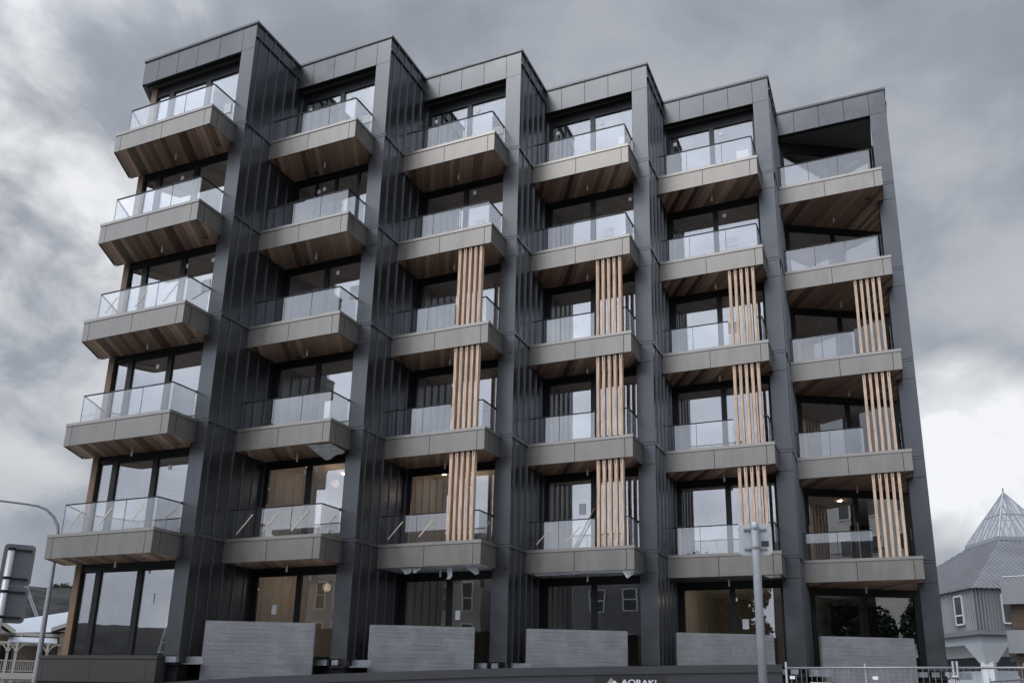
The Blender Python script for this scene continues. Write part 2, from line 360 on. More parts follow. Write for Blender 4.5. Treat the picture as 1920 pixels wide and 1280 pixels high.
# parapets with coping and the dark soffit over the top balconies
def parapet(i):
    m = MB(); zt, zb = Z(0), Z(0)-.935
    x0 = -A+.002 if i else -4.62
    js = [-2.945, -2.124, -1.31, -.506] if i else [-3.98, -3.149, -2.332, -1.415, -.506]
    ed = [x0]+js
    m.box(x0+.02, -.5, .012, .20, zb+.012, zt-.03, 1)
    for a, b in zip(ed[:-1], ed[1:]): m.box(a+(.008 if a != x0 else 0), b-.008, 0, .012, zb, zt-.085, 0)
    m.box(x0, -.506, 0.012, .06, zb, zb+.012, 0)
    # coping
    m.box(x0-.02, .045, -.035, .24, zt-.075, zt, 2)
    m.box(x0-.012, .03, -.018, .012, zt-.10, zt-.078, 2)
    if i < 5: m.box(-.25, .045, .24, B-.04, zt-.075, zt, 2)
    else: m.box(-.25, .045, .24, 9.4, zt-.075, zt, 2); m.box(-.3, -.003, .335, 2.32, zb, zt-.085, 0)
    # soffit
    if i == 0:
        q = V((x0, 0, 0)); r = q+LB*1.0; r2 = q+LB*9
        m.prism([(x0+.02, .06), (-.5, .06), (-.5, .36), (-4.2, .36), (r.x+.03, r.y)], zb+.02, zb+.06, 3)
        m.prism([(q.x, q.y), (r2.x, r2.y), (r2.x+.15, r2.y), (q.x+.15, q.y+.005)], zb, zt-.085, 0)
        m.prism([(q.x-.03, q.y), (r2.x-.03, r2.y), (r2.x+.2, r2.y), (q.x+.2, q.y+.005)], zt-.074, zt-.001, 2)
    elif i < 5: m.prism([(x0, .06), (-.5, .06), (-.5, .36), (x0, .36)], zb+.02, zb+.06, 3)
    else: m.prism([(x0, .06), (-.5, .06), (-.5, 2.2), (x0, .5)], zb+.02, zb+.06, 3)
    m.build('parapet', [M_clad, M_gap, M_trim, M_black], bld, (i*A, i*B, 0))
for i in range(6): parapet(i)

# windows -------------------------------------------------------------
def make_window(kind, top=False, four=False):
    """returns list of (name, mb, mats); local origin = pier corner at floor level; slanted bay uses its own frame along x"""
    fr = MB(); panes = []
    hz = 2.27; sp = (PB+.1 if top else H-T+.35)
    if kind == 'mid': x0, x1 = -A+.0, -.49; ops = [(-3.37, -2.04), (-1.88, -.60)]
    elif kind == 'end': x0, x1 = -4.24, -.49; ops = [(-4.19, -3.70), (-3.50, -2.15), (-1.96, -.60)]
    else: x0, x1 = 0, 3.50; ops = [(.14, 1.63), (1.77, 3.30)]
    if four: ops = [(-3.37, -2.70), (-2.62, -1.95), (-1.87, -1.12), (-1.04, -.60)]
    y = .35 if kind != 'slant' else 0
    fr.box(x0, x1, y-.02, y+.06, hz, sp)                                 # head
    fr.box(x0, x1, y-.02, y+.06, -.12, .03)
    xs = [x0]+[q for o in ops for q in o]+[x1]
    for a, b in zip(xs[0::2], xs[1::2]): fr.box(a, b, y-.02, y+.06, .03, hz)
    for a, b in ops:                                                     # sliding sash rails, proud glass stops
        fr.box(a, b, y+.012, y+.05, .03, .075); fr.box(a, b, y+.012, y+.05, hz-.035, hz)
        pm = MB(); pm.box(a+.002, b-.002, y+.024, y+.036, .07, hz-.03); panes.append(pm)
    return fr, panes, ops, y
def add_window(i, l):
    kind = 'end' if i == 0 else ('slant' if i == 5 else 'mid')
    fr, panes, ops, y = make_window(kind, l == 1, (i, l) == (1, 2))
    if kind == 'slant': loc = (*P(5, -3.53, .42), Z(l)); rz = ST-.02
    else: loc = (i*A, i*B, Z(l)); rz = 0
    wdw = fr.build('window', M_dark, bld, loc); wdw.rotation_euler.z = rz
    for p in panes: p.build('glass_pane', M_glass, wdw)
    rnd = random.Random(i*10+l)
    st = {(1,1):[(.1,1.95),(1.65,1.95)],(2,1):[(.1,1.95),(1.65,1.95)],(3,1):[(.1,1.95),(1.65,1.95)],(4,1):[(.1,1.95),(1.65,1.95)],
          (1,2):[(.95,1.9),(.75,1.85)],(2,2):[(1.65,2.0)],(3,2):[(2.6,1.95)],(4,2):[(1.65,1.95)],(0,3):[(2.2,1.9),(3.2,1.9)],(0,4):[(1.6,1.9)],(0,5):[(2.6,1.9)],
          (1,3):[(1.75,1.95)],(1,5):[(1.22,2.0),(1.6,2.05)],(0,2):[(1.5,1.95)],(1,6):[(.95,2.05),(1.7,2.1)]}.get((i, l), [])
    for sx, sz in st:
        q = MB(); xx = ops[0][0]+sx; q.box(xx, xx+.11, y+.012, y+.021, sz, sz+.13); q.build('sticker', M_paper, wdw)
    pp = {(0,1):[(2.9,.85,.28,.34)],(1,1):[(2.25,.9,.4,.3)],(2,1):[(2.25,.9,.4,.3)],(3,1):[(2.3,1.0,.4,.28)],(4,1):[(2.2,.9,.4,.3)],(2,2):[(1.75,.8,.34,.26)],(3,2):[(1.72,.85,.36,.28)],
          (4,2):[(1.72,.85,.4,.3)],(1,3):[(2.3,1.05,.34,.42)],(0,3):[(2.95,1.0,.3,.36)],(3,5):[(.95,1.2,.2,.33)],(1,6):[(.55,1.2,.16,.26)],(2,6):[(1.62,1.15,.15,.25)],(4,6):[(1.65,1.1,.18,.28)],(0,6):[(2.5,1.35,.22,.28)],(4,3):[(1.65,.95,.28,.36)]}.get((i, l), [])
    for sx, sz, a, b in pp:
        q = MB(); xx = ops[0][0]+sx; q.box(xx, xx+a, y+.012, y+.021, sz, sz+b); q.build('paper_sheet', M_paper, wdw)
    return wdw
for l in range(1, 7):
    for i in range(6): add_window(i, l)

# balconies -----------------------------------------------------------
def balcony(i, l):
    m = MB(); yf = -D; xr = -.382 if i < 5 else -.36; t = T
    loc = (i*A, i*B, Z(l))
    if i == 0:
        q = V((-4.15, yf, 0)); r = q+LB*1.38
        body = [(q.x+.012, yf+.012), (xr-.012, yf+.012), (xr-.012, -.004), (-.505, -.004), (-.505, .325), (r.x+.02, .32), (r.x+.014, r.y-.02)]
        sof = [(q.x+.03, yf+.025), (xr-.02, yf+.025), (xr-.02, -.008), (-.51, -.008), (-.51, .328), (-4.46, .328), (r.x+.03, r.y-.03)]
        body = [(q.x+.012, yf+.012), (xr-.012, yf+.012), (xr-.012, -.004), (-.505, -.004), (-.505, .325), (r.x+.013, .29)]
        sof = [(q.x+.03, yf+.025), (xr-.02, yf+.025), (xr-.02, -.008), (-.51, -.008), (-.51, .328), (r.x+.03, .295)]
        js = [-4.15, -3.916, -2.264, -.628, xr]
    elif i < 5:
        x0 = -A+.002
        body = [(x0, yf+.012), (xr-.012, yf+.012), (xr-.012, -.004), (-.505, -.004), (-.505, .325), (x0, .325)]
        sof = [(x0+.002, yf+.025), (xr-.02, yf+.025), (xr-.02, -.008), (-.51, -.008), (-.51, .328), (x0+.002, .328)]
        js = [x0, -2.085, -.605, xr]
    else:
        x0 = -A+.002
        body = [(x0, yf+.012), (xr-.012, yf+.012), (xr-.012, -.004), (-.505, -.004), (-.505, 2.05), (x0, .36)]
        sof = [(x0+.002, yf+.025), (xr-.02, yf+.025), (xr-.02, -.008), (-.51, -.008), (-.51, 2.06), (x0+.002, .37)]
        js = [x0, -2.095, -.60, xr]
    m.prism(body, -t+.03, -.10, 1)
    for a, b in zip(js[:-1], js[1:]):
        m.box(a+(.008 if a != js[0] else .0), b-(.008 if b != js[-1] else 0), yf, yf+.012, -t, -.092, 0)
    m.box(xr-.012, xr, yf+.012, -.705, -t, -.092, 0); m.box(xr-.012, xr, -.687, -.07, -t, -.092, 0); m.box(xr-.012, xr, -.062, -.002, -t, -.092, 0)
    m.box(js[0]+.02, xr-.012, yf+.012, yf+.03, -t+.001, -t+.012, 2)                     # fascia lip
    if i == 0:
        m.prism([(q.x, yf+.004), (q.x+.012, yf+.004), (r.x+.012, r.y), (r.x, r.y)], -t, -.092, 0)
    if i == 5: m.box(-.505, -.36, .335, 2.05, -t, -.002, 0)
    o = m.build('balcony', [M_bronze, M_gap, M_trim], bld, loc)
    c = MB(); ov = .018
    if i == 0:
        c.prism([(q.x-ov, yf-ov), (xr+ov, yf-ov), (xr+ov, yf+.17), (q.x+.02, yf+.17)], -.085, 0)
        c.prism([(q.x-ov-.09, yf+.1705), (q.x+.13, yf+.1705), (r.x+.22, r.y), (r.x-ov, r.y)], -.085, -.001)
    else: c.box(x0, xr+ov, yf-ov, yf+.17, -.085, 0)
    c.box(xr-.17, xr+ov, yf+.1705, -.006, -.085, -.001)
    c.build('coping', M_bcop, o)
    if l == 5 and i in (2, 3, 4):
        s = MB(); s.prism(sof, -t+.013, -t+.028); s.build('soffit', M_wrap if i != 4 else M_black, o)
    else:
        s = MB(); s.prism(sof, -t+.013, -t+.028); s.build('soffit', M_soffit, o)
    # drain stub
    dx, dy = {0: (-2.39, -.2), 5: (-1.94, .45)}.get(i, (-1.95, -.23))
    p = MB(); ln = .20 if l % 2 else .24
    p.tube([(dx, dy, -t+.02), (dx, dy, -t-ln)], .028, 12); p.build('drain_pipe', M_pipe, o, smooth=True)
    # balustrade
    g = MB(); hb = MB(); g2 = MB(); h2 = MB(); gy = yf+.115; zt = .80; xg = -.53
    screen = i >= 2 and l >= 3
    xl = -3.40 if i else -3.80
    xe = -1.52 if screen else xg
    sp = {0: [-3.80, -2.70, -1.59, xg]}.get(i, [-3.40, -2.42, -1.47, xg])
    if i == 5: sp = [-3.5, -2.56, -1.64, -.66]; xl = -3.5; xe = -1.60 if screen else -.66
    if i in (3, 4): sp = [-3.40, -2.6, -1.47, xg]
    sp = [q_ for q_ in sp if q_ < xe-.05]+[xe]
    for a, b in zip(sp[:-1], sp[1:]): g.box(a+.006, b-.006, gy, gy+.013, -.002, zt)
    for a in sp[1:-1]: hb.box(a-.0055, a+.0055, gy+.001, gy+.012, -.002, zt)
    hb.box(sp[0]-.006, sp[0]+.0055, gy+.001, gy+.012, -.002, zt)
    if i < 5:
        g2.box(xg-.0065, xg+.0065, gy+.018, -.02, -.002, zt)
        h2.box(xg-.02, xg+.02, (gy+.025), 0, zt, zt+.025)
        h2.box(xg-.03, xg+.03, -.006, .0, zt-.03, zt+.05)
    else:
        if True: g2.box(-.60, -.587, gy+.018, 1.2, -.002, zt); h2.box(-.62, -.57, gy+.025, 1.2, zt, zt+.025)
    hb.box(xl, xe, gy-.013, gy+.025, zt, zt+.025)
    if i and i < 5: hb.box(-A, xl, gy-.008, gy+.02, zt+.003, zt+.022)
    if i == 5: hb.box(-A, xl, gy-.008, gy+.02, zt+.003, zt+.022)
    if screen and i < 5: h2.box(-.66, xg+.02, gy-.013, gy+.025, zt, zt+.025)
    if i == 0:
        a = V((-3.80, gy+.02, 0)); b = V((-4.38, .285, 0)); dd = (b-a).normalized(); nn = V((dd.y, -dd.x, 0))*.0065
        g.prism([(a.x-nn.x, a.y-nn.y), (a.x+nn.x, a.y+nn.y), (b.x+nn.x, b.y+nn.y), (b.x-nn.x, b.y-nn.y)], -.002, zt)
        hb.beam((a.x, a.y, zt+.0125), (b.x, b.y, zt+.0125), .04, .024)
    g.build('balustrade', M_bal, o); hb.build('handrail', M_dark, o)
    if g2.v: g2.build('side_balustrade', M_bal, o); h2.build('side_handrail', M_dark, o)
    # taped crosses left on the glass
    if l == 5 and i in (0, 1, 2, 3) or (i, l) in ((0, 3),):
        spots = {0: [-3.3, -2.2, -1.1], 1: [-3.0, -2.1, -1.2], 2: [-3.1, -2.2], 3: [-3.1, -2.1]}[i]
        for k, x in enumerate(spots):
            x += random.uniform(-.08, .08); s_ = random.uniform(.20, .26)
            tp = MB(); tp.beam((x-s_, gy-.003, .40-s_*1.05), (x+s_, gy-.003, .40+s_*1.05), .004, .034, up=(1, 0, -1)); tp.build('tape_strip', M_tape, o)
        if i < 3: tp = MB(); tp.beam((xg+.010, -.60, .2), (xg+.010, -.18, .62), .034, .004, up=(1, 0, 0)); tp.build('tape_strip', M_tape, o)
    # timber battens in front of the glass
    if screen:
        fx = MB(); n0 = -1.44 if i < 5 else -1.485; ps = .172 if i < 5 else .172
        fx.box(n0-.02, n0+4*ps+.09, yf+.07, yf+.16, H-t-.012, H-t+.012)
        so_ = fx.build('timber_screen', M_dark, o)
        for k in range(5):
            bm_ = MB(); x = n0+k*ps
            bm_.box(x, x+.082, yf+.035, yf+.175, .004, H-t-.012)
            bm_.box(x+.033, x+.049, yf+.031, yf+.036, H-t-.16, H-t-.02, 1)
            bm_.build('batten', [M_batten, M_gap], so_)
    return o
for l in range(1, 6):
    for i in range(6): balcony(i, l)

# loose plastic wrap hanging from soffits
def rag(i, l, pts, parent=bld):
    m = MB(); zs = Z(l)-T
    for tri in pts:
        v = [V((i*A+x, i*B+y, zs+z)) for x, y, z in tri]
        # crumpled sheet: subdivide quad/triangle strip
        n = 5; grid = []
        a, b, c = v[0], v[1], v[2]; d = v[3] if len(v) > 3 else c
        for r in range(n+1):
            for s in range(n+1):
                u_, w_ = r/n, s/n
                p_ = (a*(1-u_)+b*u_)*(1-w_)+(d*(1-u_)+c*u_)*w_
                k = w_*.035; grid.append(p_+V((random.uniform(-k, k), random.uniform(-k, k), random.uniform(-k, k)*.5)))
        m.add(grid, [(r*(n+1)+s, (r+1)*(n+1)+s, (r+1)*(n+1)+s+1, r*(n+1)+s+1) for r in range(n) for s in range(n)])
    return m.build('plastic_wrap', M_wrap, parent, smooth=True)
rag(1, 4, [[(-1.15, -.85, -.01), (-.45, -.75, -.01), (-.42, -.1, -.05), (-.95, -.25, -.30)]])
rag(2, 5, [[(-2.9, -.8, -.01), (-2.5, -.8, -.01), (-2.6, -.75, -.16), (-2.7, -.78, -.16)], [(-2.5, -.8, -.01), (-2.2, -.8, -.01), (-2.35, -.8, -.14), (-2.45, -.8, -.14)],
           [(-1.55, -.6, -.01), (-1.38, -.6, -.01), (-1.4, -.62, -.30), (-1.5, -.62, -.32)], [(-1.0, -.6, -.02), (-.7, -.5, -.02), (-.60, -.5, -.20), (-.72, -.55, -.22)]])
rag(3, 5, [[(-3.3, -.90, -.005), (-.6, -.90, -.005), (-.6, -.82, -.05), (-3.3, -.8, -.06)], [(-.75, -.9, -.01), (-.42, -.88, -.01), (-.5, -.7, -.10), (-.62, -.86, -.22)]])
rag(4, 5, [[(-.9, -.88, -.01), (-.45, -.85, -.01), (-.45, -.7, -.05), (-.7, -.8, -.09)]])

# ground floor terrace slab of the first bay
m = MB(); q = V((-4.52, -.30, 0)); r = q+LB*.8
m.prism([(q.x+.012, -.288), (-.39, -.288), (-.39, .3), (r.x+.012, r.y)], -2.25, -.10, 1)
for a, b in ((-4.52, -4.36), (-4.352, -2.62), (-2.612, -.70), (-.692, -.38)): m.box(a, b, -.30, -.288, -.66, -.092, 0)
m.box(-.392, -.38, -.288, .0, -.66, -.092, 2)
m.prism([(q.x-.02, -.32), (-.36, -.32), (-.36, .0), (-.5, .0), (-.5, .33), (-4.3, .33), (r.x-.02, r.y)], -.085, 0, 0)
m.build('terrace', [mat('dull bronze panel', (.06, .057, .054), .5, .3, .4, .05, 1.5), M_gap, M_trim], bld, (0, 0, Z(6)))
# metal channels at the foot of the piers
for i in range(6):
    m = MB(); z = Z(6)
    if i == 0: segs = [(-.30, .05, -.12, -.02), ]
    else: segs = [(-.9, -.52, -.10, .0)]
    for a, b, c, d in segs: m.box(a, b, c, d, z-.16, z-.02)
    m.box(.03, .60, .10, .22, z-.20, z-.185, 0); m.box(.03, .60, .215, .225, z-.185, z-.01, 0)
    m.box(.03, .60, .095, .105, z-.185, z-.17, 0)
    m.box(-.42, -.22, -.03, .04, z-.15, z-.02, 0)
    m.box(-.46, .02, -.05, .06, z-.22, z-.171, 2)
    m.build('base_channel', [M_steel, M_paper, M_dark], bld, (i*A, i*B, 0))

# lights on inside, under the ceilings
def downlight(x, y, z):
    m = MB(); m.tube([(0, 0, 0), (0, 0, -.02)], .06, 12); m.build('downlight', M_warm, bld, (x, y, z))
for i, l, pts in [(1, 5, [(-2.4, 2.6), (-2.9, 1.4)]), (2, 5, [(-3.0, 1.6), (-.9, 2.2)]), (3, 5, [(-.7, 2.5)]), (5, 5, [(-2.6, 3.2)]), (1, 6, [(-2.9, 1.4), (-2.3, 2.2), (-1.3, 1.2)]),
                  (2, 6, [(-.8, 1.6)]), (4, 6, [(-1.7, 1.2), (-1.2, 1.8), (-.8, 2.4)]), (2, 4, [])]:
    for x, y in pts: downlight(i*A+x, i*B+y, Z(l)+H-.52)
for i, l in ((1, 5), (2, 5), (1, 6), (4, 6)):
    pl_ = bpy.data.lights.new('room light', 'POINT'); pl_.energy = 5; pl_.color = (1, .72, .48); pl_.shadow_soft_size = .12
    po = bpy.data.objects.new('room_light', pl_); COL.objects.link(po); po.parent = bld; po.location = (i*A-2.2, i*B+1.9, Z(l)+2.1)

# ------------------------------------------------------------------ things on the balconies / in rooms
def ladder(name, label, x, y, z, h=2.0, wd=.42, lean=.35):
    t = thing(name, label, 'ladder', (x, y, z))
    for s in (-1, 1):
        m = MB(); m.beam((s*wd/2, 0, 0), (s*wd/2*.8, lean, h), .03, .06); m.build('side_rail', M_alad, t)
        m = MB(); m.beam((s*wd/2, lean*2, 0), (s*wd/2*.8, lean, h), .025, .04); m.build('rear_leg', M_alad, t)
    for k in range(1, 7):
        f_ = k/7; m = MB(); m.box(-wd/2*(1-.2*f_), wd/2*(1-.2*f_), lean*f_-.03, lean*f_+.03, h*f_-.012, h*f_+.012); m.build('rung', M_alad, t)
    return t
ladder('step_ladder', 'aluminium step ladder behind the glass of the lit second bay, one floor above street', *P(1, -1.95, .55), Z(5)-.11, 1.9)
ladder('step_ladder', 'aluminium step ladder standing inside the ground floor corner window at far left', *P(0, -1.45, .9), Z(6)-.11, 1.75)
def stick(name, label, a, b, w_=.045, h_=.03):
    a, b = V(a), V(b); m = MB(); m.beam((0, 0, 0), b-a, w_, h_); o = m.build(name, M_wood2, None, a); tag(o, label, 'timber')
    return o
stick('timber_prop', 'thin pine prop standing at the left jamb of the second bay window beside a ladder', (*P(1, -3.28, .22), Z(5)-.08), (*P(1, -3.26, .26), Z(5)+1.2))
stick('timber_prop', 'thin pine prop standing at the left jamb of the third bay window, behind taped glass', (*P(2, -3.30, .22), Z(5)-.08), (*P(2, -3.28, .26), Z(5)+1.5))
stick('timber_prop', 'tall pine prop inside the second bay beside the ladder', (*P(1, -1.95, .70), Z(5)-.08), (*P(1, -1.88, .75), Z(5)+1.6))
stick('timber_prop', 'leaning pine prop inside glass of fourth bay with papered window', (*P(3, -2.6, .26), Z(5)+.1), (*P(3, -1.9, .27), Z(5)+1.35))
stick('timber_prop', 'short pine prop at the left jamb of the fifth bay window, behind the street pole', (*P(4, -3.40, .20), Z(5)-.08), (*P(4, -3.42, .25), Z(5)+1.05))
stick('timber_prop', 'short pine prop at the left of the last bay window with a reflected pale building', (*P(5, -3.38, .20), Z(5)-.08), (*P(5, -3.40, .26), Z(5)+1.25))
stick('timber_prop', 'short pine prop at the middle mullion of the last bay window behind the battens', (*P(5, -2.02, 1.0), Z(5)-.08), (*P(5, -2.04, 1.02), Z(5)+1.4))

# ------------------------------------------------------------------ concrete screens and retaining wall
for i, lb in ((1, 'board marked concrete wall panel left of the others, between first and second piers'), (2, 'board marked concrete wall panel second from left, before the window reflecting a pale office'),
              (3, 'board marked concrete wall panel in the middle of the row, above the company sign'), (4, 'board marked concrete wall panel crossed by the grey street pole'),
              (5, 'board marked concrete wall panel at the right end, standing behind the wire site fence')):
    a, b = V((*P(i, -3.137, -1.696), 0)), V((*P(i, -.757, -.36), 0)); b = a+su*(b-a).dot(su)
    m = MB(); c = .012
    k0, k1 = a-sn*.17, b-sn*.17
    o_ = V((a.x, a.y, 0))
    def lc(p): return (p.x-o_.x, p.y-o_.y)
    m.prism([lc(a+su*c), lc(b-su*c), lc(b-sn*c), lc(k1-sn*0), lc(k0-sn*0), lc(a-sn*c)], .3, 3.14-c)
    m.prism([lc(a+su*c-sn*c), lc(b-su*c-sn*c), lc(k1-su*c), lc(k0+su*c)], 3.14-c+.0005, 3.14)
    o = m.build('concrete_wall', M_conc, None, (a.x, a.y, 0)); tag(o, lb, 'wall', 'concrete panels standing before the ground floor')
prof = [(-6, 1.05), (.658, 1.677), (2.014, 1.776), (3.332, 1.856), (7.346, 2.064), (8.633, 2.12), (13.451, 2.282), (15.47, 2.341)]
m = MB(); o0 = su*0+sn*.5; org = (0, 0, 0)
for (s0, z0), (s1, z1) in zip(prof[:-1], prof[1:]):
    for (f, b, lo, dz) in ((.5, .22, None, 0),):
        pf0, pf1 = su*s0+sn*f, su*s1+sn*f; pb0, pb1 = su*s0+sn*b, su*s1+sn*b
        m.add([(*pf0[:2], z0-.2), (*pf1[:2], z1-.2), (*pb1[:2], z1-.2), (*pb0[:2], z0-.2), (*pf0[:2], z0), (*pf1[:2], z1), (*pb1[:2], z1), (*pb0[:2], z0)],
              [(0,3,2,1),(4,5,6,7),(0,1,5,4),(2,3,7,6)], 0)
        pf0, pf1 = su*s0+sn*(f-.03), su*s1+sn*(f-.03); pb0, pb1 = pb0+sn*.01, pb1+sn*.01
        m.add([(*pf0[:2], -.2), (*pf1[:2], -.2), (*pb1[:2], -.2), (*pb0[:2], -.2), (*pf0[:2], z0-.19), (*pf1[:2], z1-.19), (*pb1[:2], z1-.19), (*pb0[:2], z0-.19)],
              [(0,1,5,4),(2,3,7,6)], 0)
s1 = prof[-1][0]; zt = prof[-1][1]; pf, pb = su*s1+sn*.5, su*s1+sn*.22
m.add([(*pf[:2], -.2), (*pb[:2], -.2), (*pb[:2], zt), (*pf[:2], zt)], [(0,1,2,3)])
o = m.build('retaining_wall', M_retain); tag(o, 'long low charcoal street wall carrying a company sign', 'wall')

# company sign on the retaining wall
def wallpt(px, py, off=.5): return on_plane(px, py, sn*off, sn)
pa, pb = wallpt(1117, 1266, .475), wallpt(1247.5, 1268, .475)
wd = (pb-pa).dot(su); zt = pa.z; hgt = .52
sg = thing('company_sign', 'dark screwed sign board with two peaks emblem and white lettering on the street wall', 'sign', (pa.x, pa.y, zt-hgt), rz=ST)
m = MB(); m.box(0, wd, -.02, -.002, 0, hgt); m.build('board', mat('sign board', (.028, .029, .032), .45), sg)
m = MB()
for k in range(5): m.tube([(.03+(wd-.06)*k/4, -.019, hgt-.02), (.03+(wd-.06)*k/4, -.024, hgt-.02)], .006, 8)
m.build('screw', M_steel, sg)
def text_mesh(txt, size, mtl, name, parent, loc, rot, offset=.0, extrude=.002):
    c = bpy.data.curves.new(name, 'FONT'); c.body = txt; c.size = size; c.extrude = extrude; c.offset = offset
    t = bpy.data.objects.new(name+'_tmp', c); COL.objects.link(t); bpy.context.view_layer.update()
    me = bpy.data.meshes.new_from_object(t.evaluated_get(bpy.context.evaluated_depsgraph_get())); bpy.data.objects.remove(t)
    me.materials.clear(); me.materials.append(mtl)
    o = link(name, me, parent, loc); o.rotation_euler = rot; return o
M_white = mat('white lettering', (.75, .77, .8), .5)
k_ = wd/130.5
def sx(px): return (wallpt(px, 1272, .475)-pa).dot(su)
tx = text_mesh('AORAKI', .21, M_white, 'lettering', sg, (sx(1164.5), -.024, hgt-.21), (math.pi/2, 0, 0), .004)
tw = max(v.co.x for v in tx.data.vertices); tx.scale = ((sx(1230)-sx(1164.5))/tw, .9, 1)
m = MB(); a0, a1 = sx(1136), sx(1151); zt2 = hgt-.035
m.add([(a0, -.026, zt2-.17), (a0+.10, -.026, zt2-.17), (sx(1149.5), -.026, zt2-.075), (sx(1145.5), -.026, zt2), ], [(0, 1, 2, 3)])
m.build('emblem', mat('taupe paint', (.36, .34, .32), .6), sg)
m = MB(); m.add([(sx(1141), -.0265, zt2-.20), (sx(1162), -.0265, zt2-.20), (sx(1151.5), -.0265, zt2-.065)], [(0, 1, 2)]); m.build('emblem', M_white, sg)

# ------------------------------------------------------------------ street furniture
M_pole = mat('painted grey pole', (.40, .42, .45), .4, .3, .5, .08, 6)
M_alu = mat('aluminium sign back', (.45, .47, .50), .45, .4, .5, .12, 5)
az = lambda px: math.atan2(*(lambda d: (-d.x, d.y))(at(px, 1200, 1)-CAM))      # yaw that faces the camera at that bearing
# sign pole at right
top = at(1414.5, 979, 11); yaw = az(1415)
t = thing('traffic_sign', 'back of a small square traffic sign on a pale round pole before the building', 'sign', (top.x, top.y, 0), rz=yaw)
m = MB(); m.tube([(0, 0, 0), (0, 0, top.z-.03), (0, 0, top.z)], [.052, .052, .045], 20); m.build('pole', M_pole, t, smooth=True)
def plate(wd, h, zc, parent, y=.075, r=.05, th=.004, m_=None, xo=0):
    n = 6; pts = []
    for cx, cz, a0 in ((wd/2-r, h/2-r, 0), (-wd/2+r, h/2-r, 90), (-wd/2+r, -h/2+r, 180), (wd/2-r, -h/2+r, 270)):
        for k in range(n+1):
            a = math.radians(a0+90*k/n); pts.append((cx+r*math.cos(a), cz+r*math.sin(a)))
    m = MB(); N_ = len(pts)
    m.add([(xo+x, y, zc+z) for x, z in pts]+[(xo+x, y+th, zc+z) for x, z in pts], [tuple(range(N_)), tuple(range(N_, 2*N_))[::-1]]+[(i, (i+1) % N_, N_+(i+1) % N_, N_+i)[::-1] for i in range(N_)])
    return m.build('plate', m_ or M_alu, parent)
zc = top.z-.21
plate(.415, .40, zc, t)
m = MB(); m.box(.075, .165, .068, .0745, zc-.09, zc-.02); m.build('sticker', mat('black label', (.03, .03, .03), .5), t)
for dz in (.13, -.12):
    m = MB(); m.box(-.14, .14, .052, .074, zc+dz-.012, zc+dz+.012, 0); m.tube([(0, 0, zc+dz-.016), (0, 0, zc+dz+.016)], .056, 20, 0)
    m.box(-.018, .018, -.066, -.05, zc+dz-.012, zc+dz+.012, 0); m.build('bracket', M_steel, t)
# stacked signs at far left
base = at(22, 1030, 12); yaw = az(15)
t = thing('traffic_sign', 'two stacked grey sign plates seen from behind at the left edge', 'sign', (base.x, base.y, 0), rz=yaw)
ztop = at(23, 1029, 12).z
m = MB(); m.tube([(0, 0, 0), (0, 0, ztop)], .038, 20); m.build('pole', M_pole, t, smooth=True)
M_back = mat('weathered sign back', (.15, .157, .17), .65, .1, .5, .12, 4)
z1, z2 = at(40, 1058, 12).z, at(30, 1133, 12).z
plate(.335, .50, z1, t, m_=M_back, xo=.088, y=.06); plate(.335, .435, z2, t, m_=M_back, xo=.088, y=.06)
for zz in (z1+.18, z1-.17, z2+.15, z2-.15):
    m = MB(); m.box(-.04, .22, .036, .057, zz-.010, zz+.010); m.tube([(0, 0, zz-.016), (0, 0, zz+.016)], .042, 20); m.build('bracket', M_dark, t)
# street lamp
d_ = 31; base = at(68, 1262, d_); lp = thing('street_lamp', 'tall grey street lamp with curved arm rising behind the left balconies', 'lamp', (base.x, base.y, 0))
pts = [V((base.x, base.y, 0))]
for px, py in ((68, 1262), (100, 1060), (108.5, 1000), (108, 985), (101, 969), (88, 955), (72, 948), (52, 944.5), (0, 938), (-60, 931)):
    pts.append(at(px, py, d_))
m = MB(); o_ = V((base.x, base.y, 0)); m.tube([p-o_ for p in pts], [.10, .085, .065, .055, .05, .045, .045, .045, .04, .04, .04], 12); m.build('pole', M_pole, lp, smooth=True)
m = MB(); h0 = pts[-1]-o_; dv = (pts[-1]-pts[-2]).normalized(); m.tube([h0, h0+dv*.15, h0+dv*.5, h0+dv*.65], [.05, .12, .12, .05], 10); m.build('lamp_head', M_alu, lp, smooth=True)
m = MB(); m.tube([V((0,0,.9)), V((0,0,.93))], .1, 12); m.build('collar', M_alu, lp)

